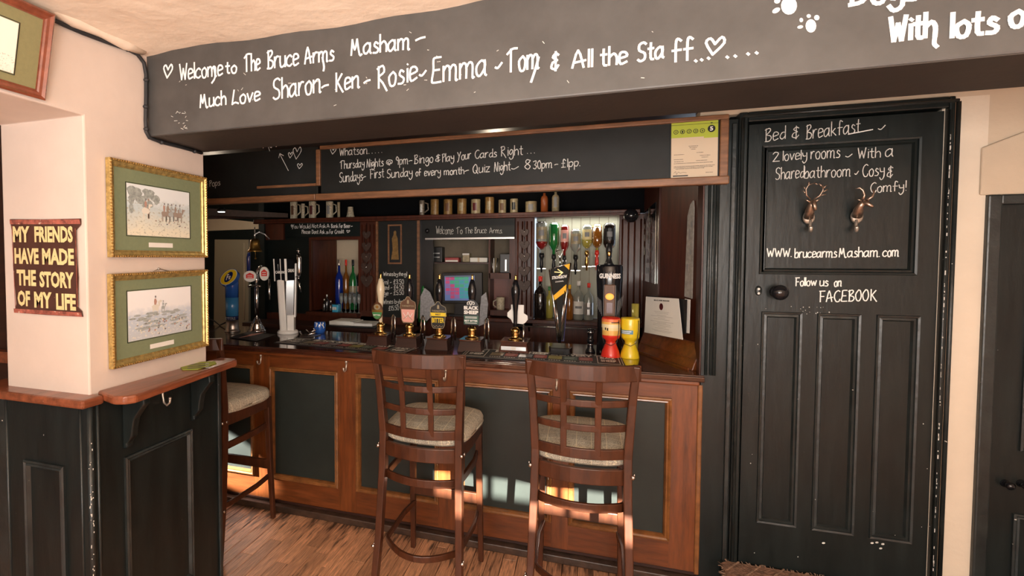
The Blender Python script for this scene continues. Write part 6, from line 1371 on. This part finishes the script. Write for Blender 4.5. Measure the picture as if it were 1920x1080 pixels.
mugthing('wide stoneware jar with glints, third of the jar row', 866, 373, 10.5, [M['stoneware'], M['stone']], 0, 'jar', name='jar')
mugthing('white mug with dark round emblem in the jar row', 892, 374, 10.5, [M['stone'], M['maroon']], 0)
mugthing('tall ochre tankard right of the white mug', 918, 370, 10, [M['stoneware'], M['stone']], 0, 'tankard', name='tankard')
mugthing('pale tankard with dark upright mark', 942, 375, 8.5, [M['stone'], M['brown']], 0, 'tankard', name='tankard')
mugthing('pale tankard with round dots, left of the small bowl', 964, 373, 8.5, [M['stone'], M['black']], 0, 'tankard', name='tankard')
mugthing('small cream bowl on the high shelf', 996, 378, 12, [M['stone'], M['print_ink']], 0, 'bowl', name='bowl')
bp_ = lambda r, h: [(r, 0), (r, h*.72), (r*.8, h*.82), (r*.35, h*.88), (r*.35, h), (0, h)]
mugthing('tall orange clay bottle on the high shelf', 1021, 362, 7.5, [M['orange_clay']], 0, 'bottle', bp_, 'stone_bottle')
mugthing('tall pale stoneware bottle, rightmost on the high shelf', 1042, 360, 7.5, [M['stone'], M['print_ink']], 0, 'bottle', bp_, 'stone_bottle')
# ---------------- far left: passage beyond the bar
fl_ = thing('far_partition', None, None, kind='structure'); fl_.name = 'wall_bar_end'
YQ = 4.9; gx = lambda p_: at(p_, 500, Y=YQ).x; gz = lambda x_, y_: at(x_, y_, Y=YQ).z
MB().box((-5.5, YQ+.05, 0), (gx(500), YQ+.12, 2.35)).build('partition', M['slate_dark'], fl_)
MB().prism([at(x_, y_, Y=YQ) for x_, y_ in ((300, 436), (495, 429), (494, 418), (300, 398))], (0, .04, 0)).build('cream_band', M['cream_wall'], fl_)
MB().prism([at(x_, y_, Y=YQ) for x_, y_ in ((400, 640), (466, 640), (466, 449), (402, 449))], (0, .045, 0)).build('cream_door', mat('door_cream', (.34, .30, .21), .6), fl_, bevel=.006)
MB().tube([at(458, 455, Y=YQ-.002), at(458, 600, Y=YQ-.002)], .008, 6).build('door_bead', M['cream_wall'], fl_)
MB().box((fx(495)-.02, YF-.05, 0), (fx(495)+.04, YQ+.05, 2.3)).build('corner_post', M['slate_dark'], fl_)
MB().hexa([at(378, 411, Y=3.5), at(500, 409, Y=YF-.1), at(540, 408, Y=YF-.1), at(378, 404, Y=3.5)], [at(378, 396, Y=3.5), at(500, 400, Y=YF-.1), at(540, 400, Y=YF-.1), at(378, 390, Y=3.5)]).build('side_beam', M['wood_dark'], fl_)
lm = at(415, 397, Y=3.3)
t = thing('ceiling_light', 'small bright spotlight under the dark bar ceiling at far left', 'light', lm)
MB().lathe([(.03, 0), (.034, .012), (.02, .03), (0, .03)], lm, 14).build('light_ring', M['black'], t); MB().lathe([(0, -.004), (.026, -.003), (.026, 0), (0, 0)], lm, 14).build('bulb', M['glow_white'], t)
# bell
a = at(478, 462, Y=3.75); t = thing('bell', 'old brass bell hanging above chrome beer font', 'bell', a)
x, y, z = a
MB().lathe([(.062, -.045), (.058, -.035), (.046, -.02), (.040, .02), (.036, .05), (.024, .062), (0, .065)], (x, y, z), 20).build('bell_body', M['bell_brass'], t)
MB().tube([(x, y, z+.06), (x, y, z+.10), (x+.03, y+.02, z+.12), (x+.07, y+.04, z+.10), (x+.10, y+.06, z+.06)], .006, 8).tube([(x, y, z+.10), (x, y, z+.16)], .005, 6).build('bell_bracket', M['steel'], t)
MB().tube([(x, y, z), (x+.005, y, z-.10)], .003, 6).ball((x+.005, y, z-.10), .009, seg=8).build('clapper', M['bell_brass'], t)
# tangled black cable by the pier
mb = MB().tube([at(x_, y_, Y=3.6) for x_, y_ in ((386, 560), (387, 585), (392, 598), (402, 602), (412, 610), (432, 600))], .006, 6); o = mb.build('cable', M['rubber']); tag(o, 'loose black cable on bar top between pier and blue tap', 'cable')
